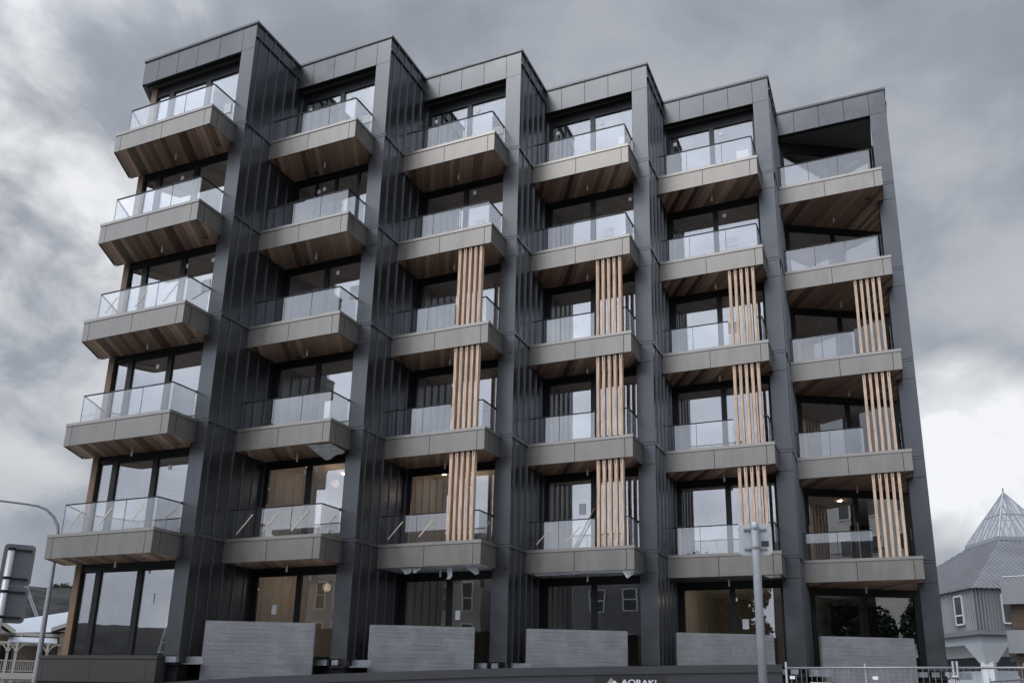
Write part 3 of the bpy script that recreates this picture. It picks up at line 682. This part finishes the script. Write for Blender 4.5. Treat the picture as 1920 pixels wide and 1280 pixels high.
# site fence
M_wire = mat('galvanised wire', (.42, .44, .47), .4, .7)
M_fr = mat('dull galvanised tube', (.30, .31, .33), .5, .4)
def fence(label, a, b, ztop, h=1.9, brace=True, tags=()):
    a, b = V(a), V(b); L_ = (b-a).length; ang = math.atan2(b.y-a.y, b.x-a.x)
    t = thing('fence_panel', label, 'fence', (a.x, a.y, ztop-h), 'temporary wire site fence panels', ang)
    m = MB(); r = .017
    m.tube([(0, 0, 0), (0, 0, h+.09)], r, 10); m.tube([(L_, 0, 0), (L_, 0, h+.09)], r, 10)
    m.tube([(0, 0, h), (L_, 0, h)], r, 10); m.tube([(0, 0, .12), (L_, 0, .12)], r, 10)
    if brace: m.tube([(L_/2, 0, .12), (L_/2, 0, h+.06)], r*.8, 8)
    m.build('frame', M_fr, t, smooth=True)
    m = MB(); n = int(L_/.075)
    for k in range(1, n): m.beam((L_*k/n, -.012, .13), (L_*k/n, -.012, h-.01), .005, .005)
    for k in range(1, 7): m.beam((.02, -.006, h*k/7), (L_-.02, -.006, h*k/7), .005, .005)
    m.build('wire_mesh', M_wire, t)
    for s in (0, L_):
        m = MB(); m.box(s-.3, s+.3, -.11, .11, 0, .13); m.build('foot', M_conc, t)
    m = MB(); m.tube([(L_-.02, 0, h-.12), (L_+.06, 0, h-.12)], .028, 8); m.build('clamp', M_fr, t)
    for s in tags:
        m = MB(); m.box(s, s+.075, -.03, -.024, h-.16, h-.115); m.build('name_tag', M_paper, t)
    return t
F0, F1 = at(1474, 1251.5, 13.6), at(1787, 1251.5, 13.0); F2 = at(2060, 1251, 12.8)
zf = F0.z
fence('wire site fence panel standing before the rightmost concrete wall', F0, F1, zf, tags=(.06, 1.25))
fence('wire site fence panel crossing in front of the white church base', F1+V((.05, 0, 0)), F2, zf)
G0, G1 = at(1857, 1277.5, 23), at(1990, 1262, 16.5)
fence('wire site fence panel behind the first ones, running towards the timber clad building', G0, G1, G0.z)
bp = at(1539, 1277, 13.1)
m = MB(); m.box(-.16, .16, -.008, 0, -.5, 0); m.box(-.145, .145, -.011, -.008, -.485, -.012, 1)
o = m.build('notice_board', [M_dark, M_paper], None, (bp.x, bp.y, bp.z)); o.rotation_euler.z = az(1539); tag(o, 'white notice with dark rim hung low on the wire fence', 'sign')

# ------------------------------------------------------------------ church building at right
def ribbed(name, col, step, ang, rough=.45, vertical=True):
    m = bpy.data.materials.new(name); m.use_nodes = True; t = m.node_tree; b = t.nodes['Principled BSDF']
    b.inputs['Roughness'].default_value = rough; b.inputs['Metallic'].default_value = .25
    g = t.nodes.new('ShaderNodeNewGeometry'); mp = t.nodes.new('ShaderNodeMapping'); mp.inputs['Rotation'].default_value = (0, 0, -ang)
    t.links.new(g.outputs['Position'], mp.inputs[0]); wv = t.nodes.new('ShaderNodeTexWave'); wv.wave_type = 'BANDS'; wv.bands_direction = 'X'
    wv.inputs['Scale'].default_value = math.pi*2/20/step*1.0; wv.inputs['Distortion'].default_value = 0
    t.links.new(mp.outputs[0], wv.inputs[0])
    bpn = t.nodes.new('ShaderNodeBump'); bpn.inputs['Strength'].default_value = 1; bpn.inputs['Distance'].default_value = .06
    t.links.new(wv.outputs['Fac'], bpn.inputs['Height']); t.links.new(bpn.outputs[0], b.inputs['Normal'])
    n = t.nodes.new('ShaderNodeTexNoise'); n.inputs['Scale'].default_value = .6; n.inputs['Detail'].default_value = 6; t.links.new(g.outputs['Position'], n.inputs['Vector'])
    mr = t.nodes.new('ShaderNodeMapRange'); mr.inputs['To Min'].default_value = .75; mr.inputs['To Max'].default_value = 1.2; t.links.new(n.outputs['Fac'], mr.inputs['Value'])
    sc = t.nodes.new('ShaderNodeVectorMath'); sc.operation = 'SCALE'; sc.inputs[0].default_value = col; t.links.new(mr.outputs[0], sc.inputs['Scale']); t.links.new(sc.outputs[0], b.inputs['Base Color'])
    return m
cn = at(1834, 1180, 62); vd = (V((cn.x, cn.y, 0))-V((CAM.x, CAM.y, 0))).normalized(); ud = V((vd.y, -vd.x, 0))
z_b = cn.z; z_e = at(1825, 1102, 62).z
hd = 11.0; cdir = (vd*math.cos(math.radians(15))+ud*math.sin(math.radians(15)))
cp = V((cn.x, cn.y, 0))+cdir*hd; side_l = hd*math.sqrt(2)
dL = (Matrix.Rotation(math.radians(45), 3, 'Z') @ cdir); dR = (Matrix.Rotation(math.radians(-45), 3, 'Z') @ cdir)   # along the left / right face
ch = thing('church', 'grey corrugated church with steep hipped roof and glass pyramid on top', 'church', (cn.x, cn.y, 0))
o_ = V((cn.x, cn.y, 0))
C4 = [V((0, 0, 0)), dR*side_l, dR*side_l+dL*side_l, dL*side_l]
angR, angL = math.atan2(dR.y, dR.x), math.atan2(dL.y, dL.x)
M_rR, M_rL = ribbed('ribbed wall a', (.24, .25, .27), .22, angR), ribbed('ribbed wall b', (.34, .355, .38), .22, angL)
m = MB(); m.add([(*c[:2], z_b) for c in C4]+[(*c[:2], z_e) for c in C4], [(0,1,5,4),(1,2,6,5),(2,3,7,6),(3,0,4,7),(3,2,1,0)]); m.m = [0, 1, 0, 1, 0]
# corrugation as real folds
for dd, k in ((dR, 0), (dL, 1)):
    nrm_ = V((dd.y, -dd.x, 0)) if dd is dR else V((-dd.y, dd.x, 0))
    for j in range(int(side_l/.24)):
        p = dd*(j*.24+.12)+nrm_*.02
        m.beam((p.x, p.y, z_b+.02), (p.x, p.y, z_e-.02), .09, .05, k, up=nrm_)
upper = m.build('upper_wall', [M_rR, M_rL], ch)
for dd, s_, wz, nn in ((dL, 1.35, 1, V((-dL.y, dL.x, 0))), (dR, 1.75, 0, V((dR.y, -dR.x, 0)))):
    f = MB(); zc0, zc1 = z_b+.45, z_e-.35; a = dd*s_+nn*.09; b = dd*(s_+.95)+nn*.09
    for p in (a, b): f.beam((p.x, p.y, zc0), (p.x, p.y, zc1), .1, .1, 0, up=nn)
    for zz in (zc0, zc0+(zc1-zc0)*.32, zc1): f.beam((a.x, a.y, zz), (b.x, b.y, zz), .1, .1, 0)
    wo = f.build('window', M_pipe, upper)
    g = MB(); g.beam((a.x, a.y, (zc0+zc1)/2), (b.x, b.y, (zc0+zc1)/2), .03, zc1-zc0, 0)
    g.build('pane', M_dark if wz == 0 else M_glass, wo) if False else g.build('pane', mat('dark pane', (.05, .055, .06), .08, 0, .6), upper)
# skylight base heights
hs = 3.1; ns = cp-cdir*hs; zs = on_plane(1868, 1012, ns, vd).z
za = on_plane(1868, 924, cp, vd).z
ctr = cp-o_
def sq(h): return [ctr-cdir*h, ctr-ud.cross(V((0,0,1)))*0+(Matrix.Rotation(math.radians(-90), 3, 'Z') @ cdir)*h, ctr+cdir*h, ctr+(Matrix.Rotation(math.radians(90), 3, 'Z') @ cdir)*h]
E4 = sq(hd+.35); S4 = sq(hs)
M_roofm = mat('grey corrugated roof', (.21, .22, .24), .45, .25, .5, .12, .5)
m = MB(); m.add([(*c[:2], z_e) for c in E4]+[(*c[:2], zs) for c in S4], [(0,1,5,4),(1,2,6,5),(2,3,7,6),(3,0,4,7),(3,2,1,0)])
for k in range(4):
    e0, e1, s0_, s1_ = E4[k], E4[(k+1) % 4], S4[k], S4[(k+1) % 4]
    L_ = (e1-e0).length; dd = (e1-e0).normalized(); n_ = int(L_/.34)
    off = (s0_-e0).dot(dd)
    inn = (ctr-(e0+e1)/2); inn.z = 0; rise = (s0_-e0-dd*off).length
    for j in range(1, n_):
        u_ = j*L_/n_; p = e0+dd*u_
        f_ = min(1, u_/off, (L_-u_)/off)                                  # how far up this rib runs
        q_ = p+inn.normalized()*rise*f_
        m.beam((p.x, p.y, z_e+.03), (q_.x, q_.y, z_e+(zs-z_e)*f_+.03), .13, .05, 0)
m.build('roof', M_roofm, ch)
m = MB(); m.add([(*c[:2], z_b-.28) for c in sq(hd+.12)]+[(*c[:2], z_b) for c in sq(hd+.12)], [(0,1,5,4),(1,2,6,5),(2,3,7,6),(3,0,4,7),(3,2,1,0),(4,5,6,7)]); m.build('skirt', M_roofm, ch)
m = MB(); m.add([(*c[:2], z_b-.85) for c in sq(hd-.3)]+[(*c[:2], z_b-.29) for c in sq(hd-.3)], [(0,1,5,4),(1,2,6,5),(2,3,7,6),(3,0,4,7),(3,2,1,0)]); m.build('ring_beam', mat('white painted beam', (.42, .45, .49), .7), ch)
m = MB(); g = MB()
for k in range(4):
    a, b = S4[k], S4[(k+1) % 4]; ap = V((ctr.x, ctr.y, za)); a3, b3 = V((a.x, a.y, zs+.25)), V((b.x, b.y, zs+.25))
    g.add([a3*1, b3, ap-V((0, 0, .05))], [(0, 1, 2)])
    m.beam(a3-V((0,0,.12)), b3-V((0,0,.12)), .2, .28); m.beam(a3, ap, .10, .12)
    md = (a3*.5+ap*.5); me_ = (b3*.5+ap*.5); m.beam(md, me_, .06, .08)
    for j in range(1, 8):
        q0 = a3.lerp(b3, j/8); tt = min(j/8, 1-j/8)*2
        m.beam(q0, (a3 if j <= 4 else b3).lerp(ap, tt*.985), .06, .09)
g.build('skylight', glass('skylight glass', (.80, .85, .9), .14, .05, .32), ch); m.build('skylight_frame', mat('pale metal bar', (.36, .38, .42), .5, .3), ch)
m = MB(); m.tube([(ctr.x, ctr.y, za), (ctr.x, ctr.y, za+.35)], .05, 8); m.build('finial', M_roofm, ch)
# corner column with splayed head, walls below
M_cw = mat('white painted wall', (.74, .77, .81), .75, 0, .3, .05, .5)
c0 = ctr-cdir*(hd-1.4); zt_ = z_b-.86
m = MB()
m.beam((c0.x, c0.y, 0), (c0.x, c0.y, zt_-1.15), .75, .75, 0, up=cdir)
def dia(c, h, z): return [(c.x-dL.x*h-dR.x*h, c.y-dL.y*h-dR.y*h, z), (c.x+dR.x*h-dL.x*h, c.y+dR.y*h-dL.y*h, z), (c.x+dL.x*h+dR.x*h, c.y+dL.y*h+dR.y*h, z), (c.x+dL.x*h-dR.x*h, c.y+dL.y*h-dR.y*h, z)]
m.add(dia(c0, .38, zt_-1.15)+dia(c0, .95, zt_), [(0,1,5,4),(1,2,6,5),(2,3,7,6),(3,0,4,7)])
m.build('column', M_cw, ch)
i4 = sq(hd-2.6)
m = MB(); m.add([(*c[:2], 0) for c in i4]+[(*c[:2], zt_-1.6) for c in i4], [(0,1,5,4),(1,2,6,5),(2,3,7,6),(3,0,4,7)]); m.build('lower_wall', M_cw, ch)
m = MB(); j4 = sq(hd-2.65); m.add([(*c[:2], zt_-1.6) for c in j4]+[(*c[:2], zt_-.7) for c in j4], [(0,1,5,4),(1,2,6,5),(2,3,7,6),(3,0,4,7)]); m.build('window_band', mat('band glass', (.05, .055, .065), .15), ch)
m = MB(); j4 = sq(hd-2.55); m.add([(*c[:2], zt_-.7) for c in j4]+[(*c[:2], z_b-.8) for c in j4], [(0,1,5,4),(1,2,6,5),(2,3,7,6),(3,0,4,7)]); m.build('upper_band', M_cw, ch)

# timber and white panel building at right edge
c0 = at(1890, 1200, 44); vdd = (V((c0.x, c0.y, 0))-V((CAM.x, CAM.y, 0))).normalized(); udd = V((vdd.y, -vdd.x, 0))
zz = [on_plane(1880, y, c0, vdd).z for y in (1090, 1132, 1181, 1224, 1280)]
tb = thing('panelled_building', 'brown timber clad building with pale bands at the right edge', 'building', (c0.x, c0.y, 0), rz=math.atan2(udd.y, udd.x))
M_tc = planks('diagonal cedar cladding', [(.10, .07, .05), (.17, .12, .085), (.13, .09, .065)], .14, math.atan2(udd.y, udd.x)+.6, .8, horizontal=True)
M_pb = mat('pale render band', (.40, .41, .43), .7, 0, .3, .06, .8)
m = MB(); m.box(.28, 12, .25, 10, 0, zz[0]-.05); m.build('wall', M_tc, tb)
for a, b in ((1, 0), (3, 2)): m = MB(); m.box(-.02, 12.3, -.02, 10.2, zz[a], zz[b]-(.0)); m.build('fascia_band', M_pb, tb)
m = MB(); m.tube([(.1, .2, zz[0]+.25), (12, .2, zz[0]+.25)], .025, 8)
for k in range(10): m.tube([(.15+k*1.2, .2, zz[0]), (.15+k*1.2, .2, zz[0]+.25)], .02, 6)
m.build('guard_rail', M_wire, tb)

# ------------------------------------------------------------------ old timber villa at left
HD = 58.; hc = at(60, 1200, HD); hv = (V((hc.x, hc.y, 0))-V((CAM.x, CAM.y, 0))).normalized(); hu = V((hv.y, -hv.x, 0))
def hp(px, py, v=0.0):
    p = on_plane(px, py, V((hc.x, hc.y, 0))+hv*v, hv)-V((hc.x, hc.y, 0)); return V((p.dot(hu), p.dot(hv), p.z))
vi = thing('villa', 'cream weatherboard villa with verandah lacework and pale iron roof', 'house', (hc.x, hc.y, 0), rz=math.atan2(hu.y, hu.x))
M_iron = mat('pale corrugated iron', (.42, .46, .51), .45, .2, .5, .06, .8)
M_cream = mat('cream timber trim', (.46, .43, .39), .7, 0, .3, .05, 1)
M_wb = planks('weatherboards', [(.30, .265, .225), (.33, .29, .25)], .16, math.atan2(hu.y, hu.x), .2, .75, horizontal=True)
e0, e1 = hp(30, 1183, 1.5), hp(100, 1183, 1.5); r0, r1 = hp(42, 1160, 6), hp(130, 1142, 6)
el, er = hp(-70, 1186, 1.5), hp(230, 1183, 1.5); rl, rr = hp(-40, 1172, 5), hp(230, 1131, 8)
m = MB(); bk = V((0, 14, 0))
m.add([el, er, rr, rl, el+bk, er+bk], [(0, 1, 2, 3), (4, 5, 2, 3), (0, 3, 4), (1, 5, 2), (0, 4, 5, 1)])
m.build('roof', M_iron, vi)
for (xa, ya, xb, yb, xc, yc) in ((-60, 1190, 28, 1184, -14, 1153), (96, 1184, 205, 1184, 150, 1163)):
    a, b, c = hp(xa, ya, 0), hp(xb, yb, 0), hp(xc, yc, 0); a.z = b.z; bk = V((0, 5, 0))
    m = MB(); m.add([a+V((.3,.2,-.1)), b+V((-.3,.2,-.1)), c+V((0,.2,-.3))], [(0, 1, 2)]); m.beam(a, c, .12, .22); m.beam(b, c, .12, .22); m.build('gable', M_cream, vi)
    m = MB(); m.add([a, c, c+bk, a+bk, b, b+bk], [(0, 1, 2, 3), (1, 4, 5, 2)]); m.build('roof', M_iron, vi)
zf_ = hp(60, 1261).z; ze_ = hp(60, 1184, 1.5).z
m = MB(); m.box(-6, 9, 2.0, 13, -3.0, ze_-.02); m.build('wall', M_wb, vi)
xs_ = hp(112, 1200, 0).x
m = MB(); m.box(xs_, 9, .35, 2.0, -3, ze_-.05); m.build('wall', M_wb, vi)
m = MB(); m.box(-6, 9, 1.42, 2.02, ze_-.25, ze_-.06); m.build('eave_board', M_cream, vi)
for (pa_, pb_) in ((2, 24), (78, 88)):
    a = hp(pa_, 1208, 2.0).x; b = hp(pb_, 1208, 2.0).x; m = MB(); m.box(a, b, 1.96, 2.05, zf_, ze_-.8); m.build('window', M_dark, vi)
# verandah
xa_, xb_ = hp(15, 1200).x-4, hp(108, 1200).x
zt1, zt0 = hp(60, 1193.5, .6).z, hp(60, 1203).z
m = MB(); cv = [(2.0, zt1+.08), (1.2, zt1), (.5, zt1-.10), (.1, zt1-.28), (-.05, zt0)]
vs = [(x, y, z) for y, z in cv for x in (hp(15, 1200).x, xb_)]+[(x, y, z-.05) for y, z in cv for x in (hp(15, 1200).x, xb_)]
m.add(vs, [(2*k, 2*k+1, 2*k+3, 2*k+2) for k in range(4)]+[(10+2*k, 12+2*k, 13+2*k, 11+2*k) for k in range(4)]+[(8, 9, 19, 18), (0, 2, 4, 6, 8, 18, 16, 14, 12, 10), (1, 11, 13, 15, 17, 19, 9, 7, 5, 3)])
m.build('verandah_roof', M_iron, vi, smooth=False)
m = MB(); m.box(xa_, xb_, -.05, 2.0, zf_-.12, zf_); m.box(xa_, xb_, -.1, 0, zf_-.35, zf_-.121); m.build('verandah_floor', M_cream, vi)
for px in (-8, 17, 33, 91):
    x = hp(px, 1204).x
    m = MB(); m.beam((x, 0, -3), (x, 0, zt0), .13, .13); m.beam((x, 0, zt0-.55), (x, 0, zt0-.45), .2, .2); m.build('verandah_post', M_cream, vi)
def frieze(zt):
    m = MB(); m.box(xa_+2, xb_, -.02, .02, zt-.10, zt)
    x = xa_+2
    while x < xb_: m.box(x, x+.05, -.015, .015, zt-.20, zt-.101); x += .13
    for px in (17, 33, 91):
        x = hp(px, 1204).x
        for s in (-1, 1):
            for k in range(6):
                t0, t1 = math.radians(15*k), math.radians(15*(k+1)); R_ = .55
                m.beam((x+s*(R_-R_*math.cos(t0)+.05), 0, zt-.1-R_+R_*math.sin(t0)), (x+s*(R_-R_*math.cos(t1)+.05), 0, zt-.1-R_+R_*math.sin(t1)), .03, .07)
    return m.build('lace_frieze', M_cream, vi)
frieze(zt0); frieze(zf_-.36)
m = MB(); zr = hp(60, 1237.5).z; m.box(xa_, xb_, -.03, .03, zr-.06, zr); m.box(xa_, xb_, -.02, .02, zf_+.08, zf_+.13)
x = xa_
while x < xb_: m.box(x, x+.035, -.012, .012, zf_+.13, zr-.06); x += .11
m.build('balustrade', M_cream, vi)
m = MB(); x0_ = hp(42, 1184, 1.4).x; m.tube([(x0_, 1.35, ze_-.15), (x0_, 1.35, ze_-.45), (x0_+.45, 1.35, ze_-.5)], .045, 8); m.build('gutter_pipe', M_cream, vi)

# lattice boom far behind
cr0, cr1 = at(68, 1158, 150), at(44, 1092, 150); lat = (at(73, 1158, 150)-cr0)
t = thing('crane_boom', 'pale lattice crane boom standing before the wooded hill', 'crane', (cr0.x, cr0.y, cr0.z-8))
o_ = V((cr0.x, cr0.y, cr0.z-8)); m = MB(); ext = (cr1-cr0)
p0_, p1_ = cr0-ext*.9-o_, cr1-o_; q0_, q1_ = p0_+lat, p1_+lat*.9
m.beam(p0_, p1_, .14, .14); m.beam(q0_, q1_, .14, .14)
for k in range(30):
    a = p0_.lerp(p1_, k/30); b = q0_.lerp(q1_, (k+1)/30); m.beam(a, q0_.lerp(q1_, k/30), .07, .07); m.beam(a, b, .07, .07)
m.build('lattice', mat('pale crane paint', (.42, .43, .45), .6), t)

# ------------------------------------------------------------------ ground, road, hills
M_asph = mat('asphalt', (.09, .09, .092), .85, 0, .3, .2, 1.5, .4, 90)
M_pave = mat('footpath concrete', (.36, .36, .35), .85, 0, .3, .12, 1.2, .2, 60)
M_grass = mat('rough ground', (.17, .17, .155), .95, 0, .2, .3, .05)
m = MB(); m.add([(-2500, -2500, -.16), (2500, -2500, -.16), (2500, 2500, -.16), (-2500, 2500, -.16)], [(0, 1, 2, 3)]); tag(m.build('ground', M_grass), 'dark rough ground reaching the hills', kind='structure')
def strip(f0, f1, z, s0=-60, s1=70):
    a, b, c, d = su*s0+sn*f0, su*s1+sn*f0, su*s1+sn*f1, su*s0+sn*f1; return [(p.x, p.y, z) for p in (a, b, c, d)]
m = MB(); q = strip(5, 16, -.14); m.add(q, [(0, 3, 2, 1)]); tag(m.build('road', M_asph), 'asphalt street before the building', kind='structure')
m = MB()
for f0, f1 in ((-.2, 5), (16, 27)):
    q = strip(f0, f1, 0); m.prism([(x, y) for x, y, _ in q], -.155, 0)
tag(m.build('pavement', M_pave), 'concrete footpaths along the street', kind='structure')
m = MB()
for k in range(-14, 18): q = strip(10.45, 10.55, -.136, k*4, k*4+2); m.add(q, [(0, 3, 2, 1)])
tag(m.build('road_marking', M_paper), 'white dashes along the road centre', kind='structure')

def hillh(a):
    # skyline height by bearing (a = direction angle), metres at 900 m
    return 0
def bearing(px): d = at(px, 1200, 1)-CAM; return math.atan2(d.y, d.x)
bL = bearing(60); bLL = bearing(140); bR = bearing(1750)
R0 = 900; m = MB(); n = 360; rows = 12; vs = []
from mathutils import noise as mn
for k in range(n):
    a = 2*math.pi*k/n
    dl = (a-bL+math.pi) % (2*math.pi)-math.pi          # positive = further left
    inside = bR < a < bearing(300)
    h = 95 if not inside else 42
    px_like = -dl*FPX
    top = 81+10*math.sin(dl*5+.3)+10*mn.noise(V((math.cos(a)*9, math.sin(a)*9, 2)))+4*mn.noise(V((math.cos(a)*40, math.sin(a)*40, 5)))
    top *= 1.0 if (dl > -.12) else max(.28, 1-((-dl-.12)*2.2))
    if math.cos(a-bR-.5) < -.1: top *= .62
    for r in range(rows):
        f_ = r/(rows-1); rad = R0-330*(1-f_); hh = -5+(top+5)*(1-math.cos(f_*math.pi))/2+(9*mn.noise(V((math.cos(a)*rad*.012, math.sin(a)*rad*.012, 1))) if 0 < r < rows-1 else 0)*f_
        vs.append((CAM.x+math.cos(a)*rad, CAM.y+math.sin(a)*rad, hh))
fs = [(k*rows+r, ((k+1) % n)*rows+r, ((k+1) % n)*rows+r+1, k*rows+r+1) for k in range(n) for r in range(rows-1)]
m.add(vs, fs)
M_hill = mat('bush covered hill', (.034, .036, .035), .95, 0, .2, .85, .05, 1.0, .12)
tag(m.build('hills', M_hill, smooth=True), 'dark bush covered hills behind the town', kind='structure')

# tree builder
M_leaf = mat('dark leaves', (.05, .07, .035), .7, 0, .3, .4, 1.5); M_bark = mat('bark', (.10, .08, .06), .9, 0, .2, .3, 6, .5, 20)
def tree(label, x, y, h, r, seed, z0=0, n=2600, ls=.28):
    rd = random.Random(seed); t = thing('tree', label, 'tree', (x, y, z0))
    m = MB(); m.tube([(0, 0, 0), (.1, 0, h*.3), (0, .1, h*.55), (0, 0, h*.85)], [h*.03, h*.022, h*.014, h*.004], 8)
    cl = []
    for k in range(14):
        a = rd.uniform(0, 6.28); rr_ = r*rd.uniform(.3, .95); zz_ = h*rd.uniform(.38, .92); c = V((math.cos(a)*rr_*(1.25-zz_/h), math.sin(a)*rr_*(1.25-zz_/h), zz_)); cl.append((c, r*rd.uniform(.28, .5)))
        m.tube([(0, 0, zz_*.6), c*.6+V((0, 0, zz_*.3)), c], [h*.012, h*.008, .02], 6)
    m.build('trunk', M_bark, t)
    m = MB(); vs, fs = [], []
    for k in range(n):
        c, cr_ = rd.choice(cl); d = V((rd.gauss(0, 1), rd.gauss(0, 1), rd.gauss(0, .7))).normalized()*cr_*rd.uniform(.5, 1)**.4
        p = c+d; u_ = V((rd.gauss(0, 1), rd.gauss(0, 1), rd.gauss(0, 1))).normalized(); v_ = u_.cross(V((rd.random(), rd.random(), rd.random()))).normalized(); s = ls*rd.uniform(.6, 1.2)
        b_ = len(vs); vs += [p-u_*s*.5, p+v_*s*.28, p+u_*s*.5, p-v_*s*.28]; fs.append((b_, b_+1, b_+2, b_+3))
    m.add(vs, fs); m.build('crown', M_leaf, t); return t

# trees on the ridge of the hill behind the lamp
for k, (px, py, hh) in enumerate(((118, 1104, 9), (121, 1103, 11), (127, 1106, 7), (137, 1105, 8), (143, 1104, 10), (104, 1101, 6))):
    p = at(px, py, 880); tree(['bushy ridge tree left of the highest clump', 'tallest bushy ridge tree beside the lamp pole', 'low ridge tree in the dip of the skyline', 'small ridge tree near the brown column', 'ridge tree partly behind the brown column', 'lone low ridge tree just right of the lamp pole'][k],
        p.x, p.y, hh, hh*.6, k, p.z-hh*.55, 260, 2.0)

# ------------------------------------------------------------------ the other side of the street (mirrored in the glass; one block added for shade)
M_pale = mat('pale render', (.42, .40, .37), .8, 0, .3, .06, .3); M_wd = mat('dark window glass', (.03, .035, .04), .1, 0, .6)
def block(name, label, x0, x1, y0, y1, h, wall, wins, face='N', fin=False):
    t = thing(name, label, 'building', (x0, y0, 0)); m = MB(); m.box(0, x1-x0, 0, y1-y0, -.1, h); m.box(-.15, x1-x0+.15, -.15, y1-y0+.15, h, h+.35); m.build('wall', wall, t)
    for (a, z0, w_, h_) in wins:
        m = MB(); W = y1-y0
        if face == 'N':
            m.box(a, a+w_, W, W+.03, z0, z0+h_, 0)
            for q_ in (a-.1, a+w_): m.box(q_, q_+.1, W, W+.09, z0-.1, z0+h_+.1, 1)
            for q_ in (z0-.1, z0+h_*.5-.03, z0+h_): m.box(a, a+w_, W, W+.08, q_, q_+.08, 1)
        else:
            m.box(-.03, 0, a, a+w_, z0, z0+h_, 0)
            for q_ in (a-.1, a+w_): m.box(-.09, 0, q_, q_+.1, z0-.1, z0+h_+.1, 1)
            for q_ in (z0-.1, z0+h_): m.box(-.08, 0, a, a+w_, q_, q_+.08, 1)
        m.build('window', [M_wd, M_paper], t)
    return t
block('office_building', 'pale office block with tall narrow windows across the street', -30, -14, -52, -36, 13.5, M_pale, [(1+k*1.9, z, .9, 2.2) for k in range(8) for z in (1, 4.3, 7.6, 10.6)])
block('weatherboard_house', 'grey weatherboard house with sash windows across the street', -12, 0, -46, -34, 11.2, planks('grey boards', [(.22, .22, .22), (.25, .25, .25)], .2, 0, .1, .8, horizontal=True), [(1.2+k*2.7, z, 1.0, 1.5) for k in range(4) for z in (.9, 4.3, 7.6)])
block('shading_block', 'unseen grey building added across the street to shade the lower facade', 7, 34, -58, -42, 14, mat('grey render', (.22, .22, .23), .8, 0, .3, .1, .5), [(1.5+k*3.2, z, 1.5, 1.7) for k in range(8) for z in (1, 4.6, 8.2)])  # added out of view to block sky light from the lower storeys
block('hotel', 'tall pale hotel with small square windows beyond the side street', 52, 70, -45, 14, 20, mat('white render', (.66, .64, .60), .8), [(2+k*2.6, 3+z*3.1, .9, 1.3) for k in range(21) for z in range(5)], face='W')
tree('leafy street tree across the road from the last bays', 4.5, -31, 12, 4.2, 50, 0, 16000, .42)
tree('dark spreading tree before the pale hotel', 42, -9, 9, 4.5, 51, 0, 16000, .45)
tree('rounded dark tree beside the weatherboard house', 45, -2, 8, 4.0, 52, 0, 14000, .45)
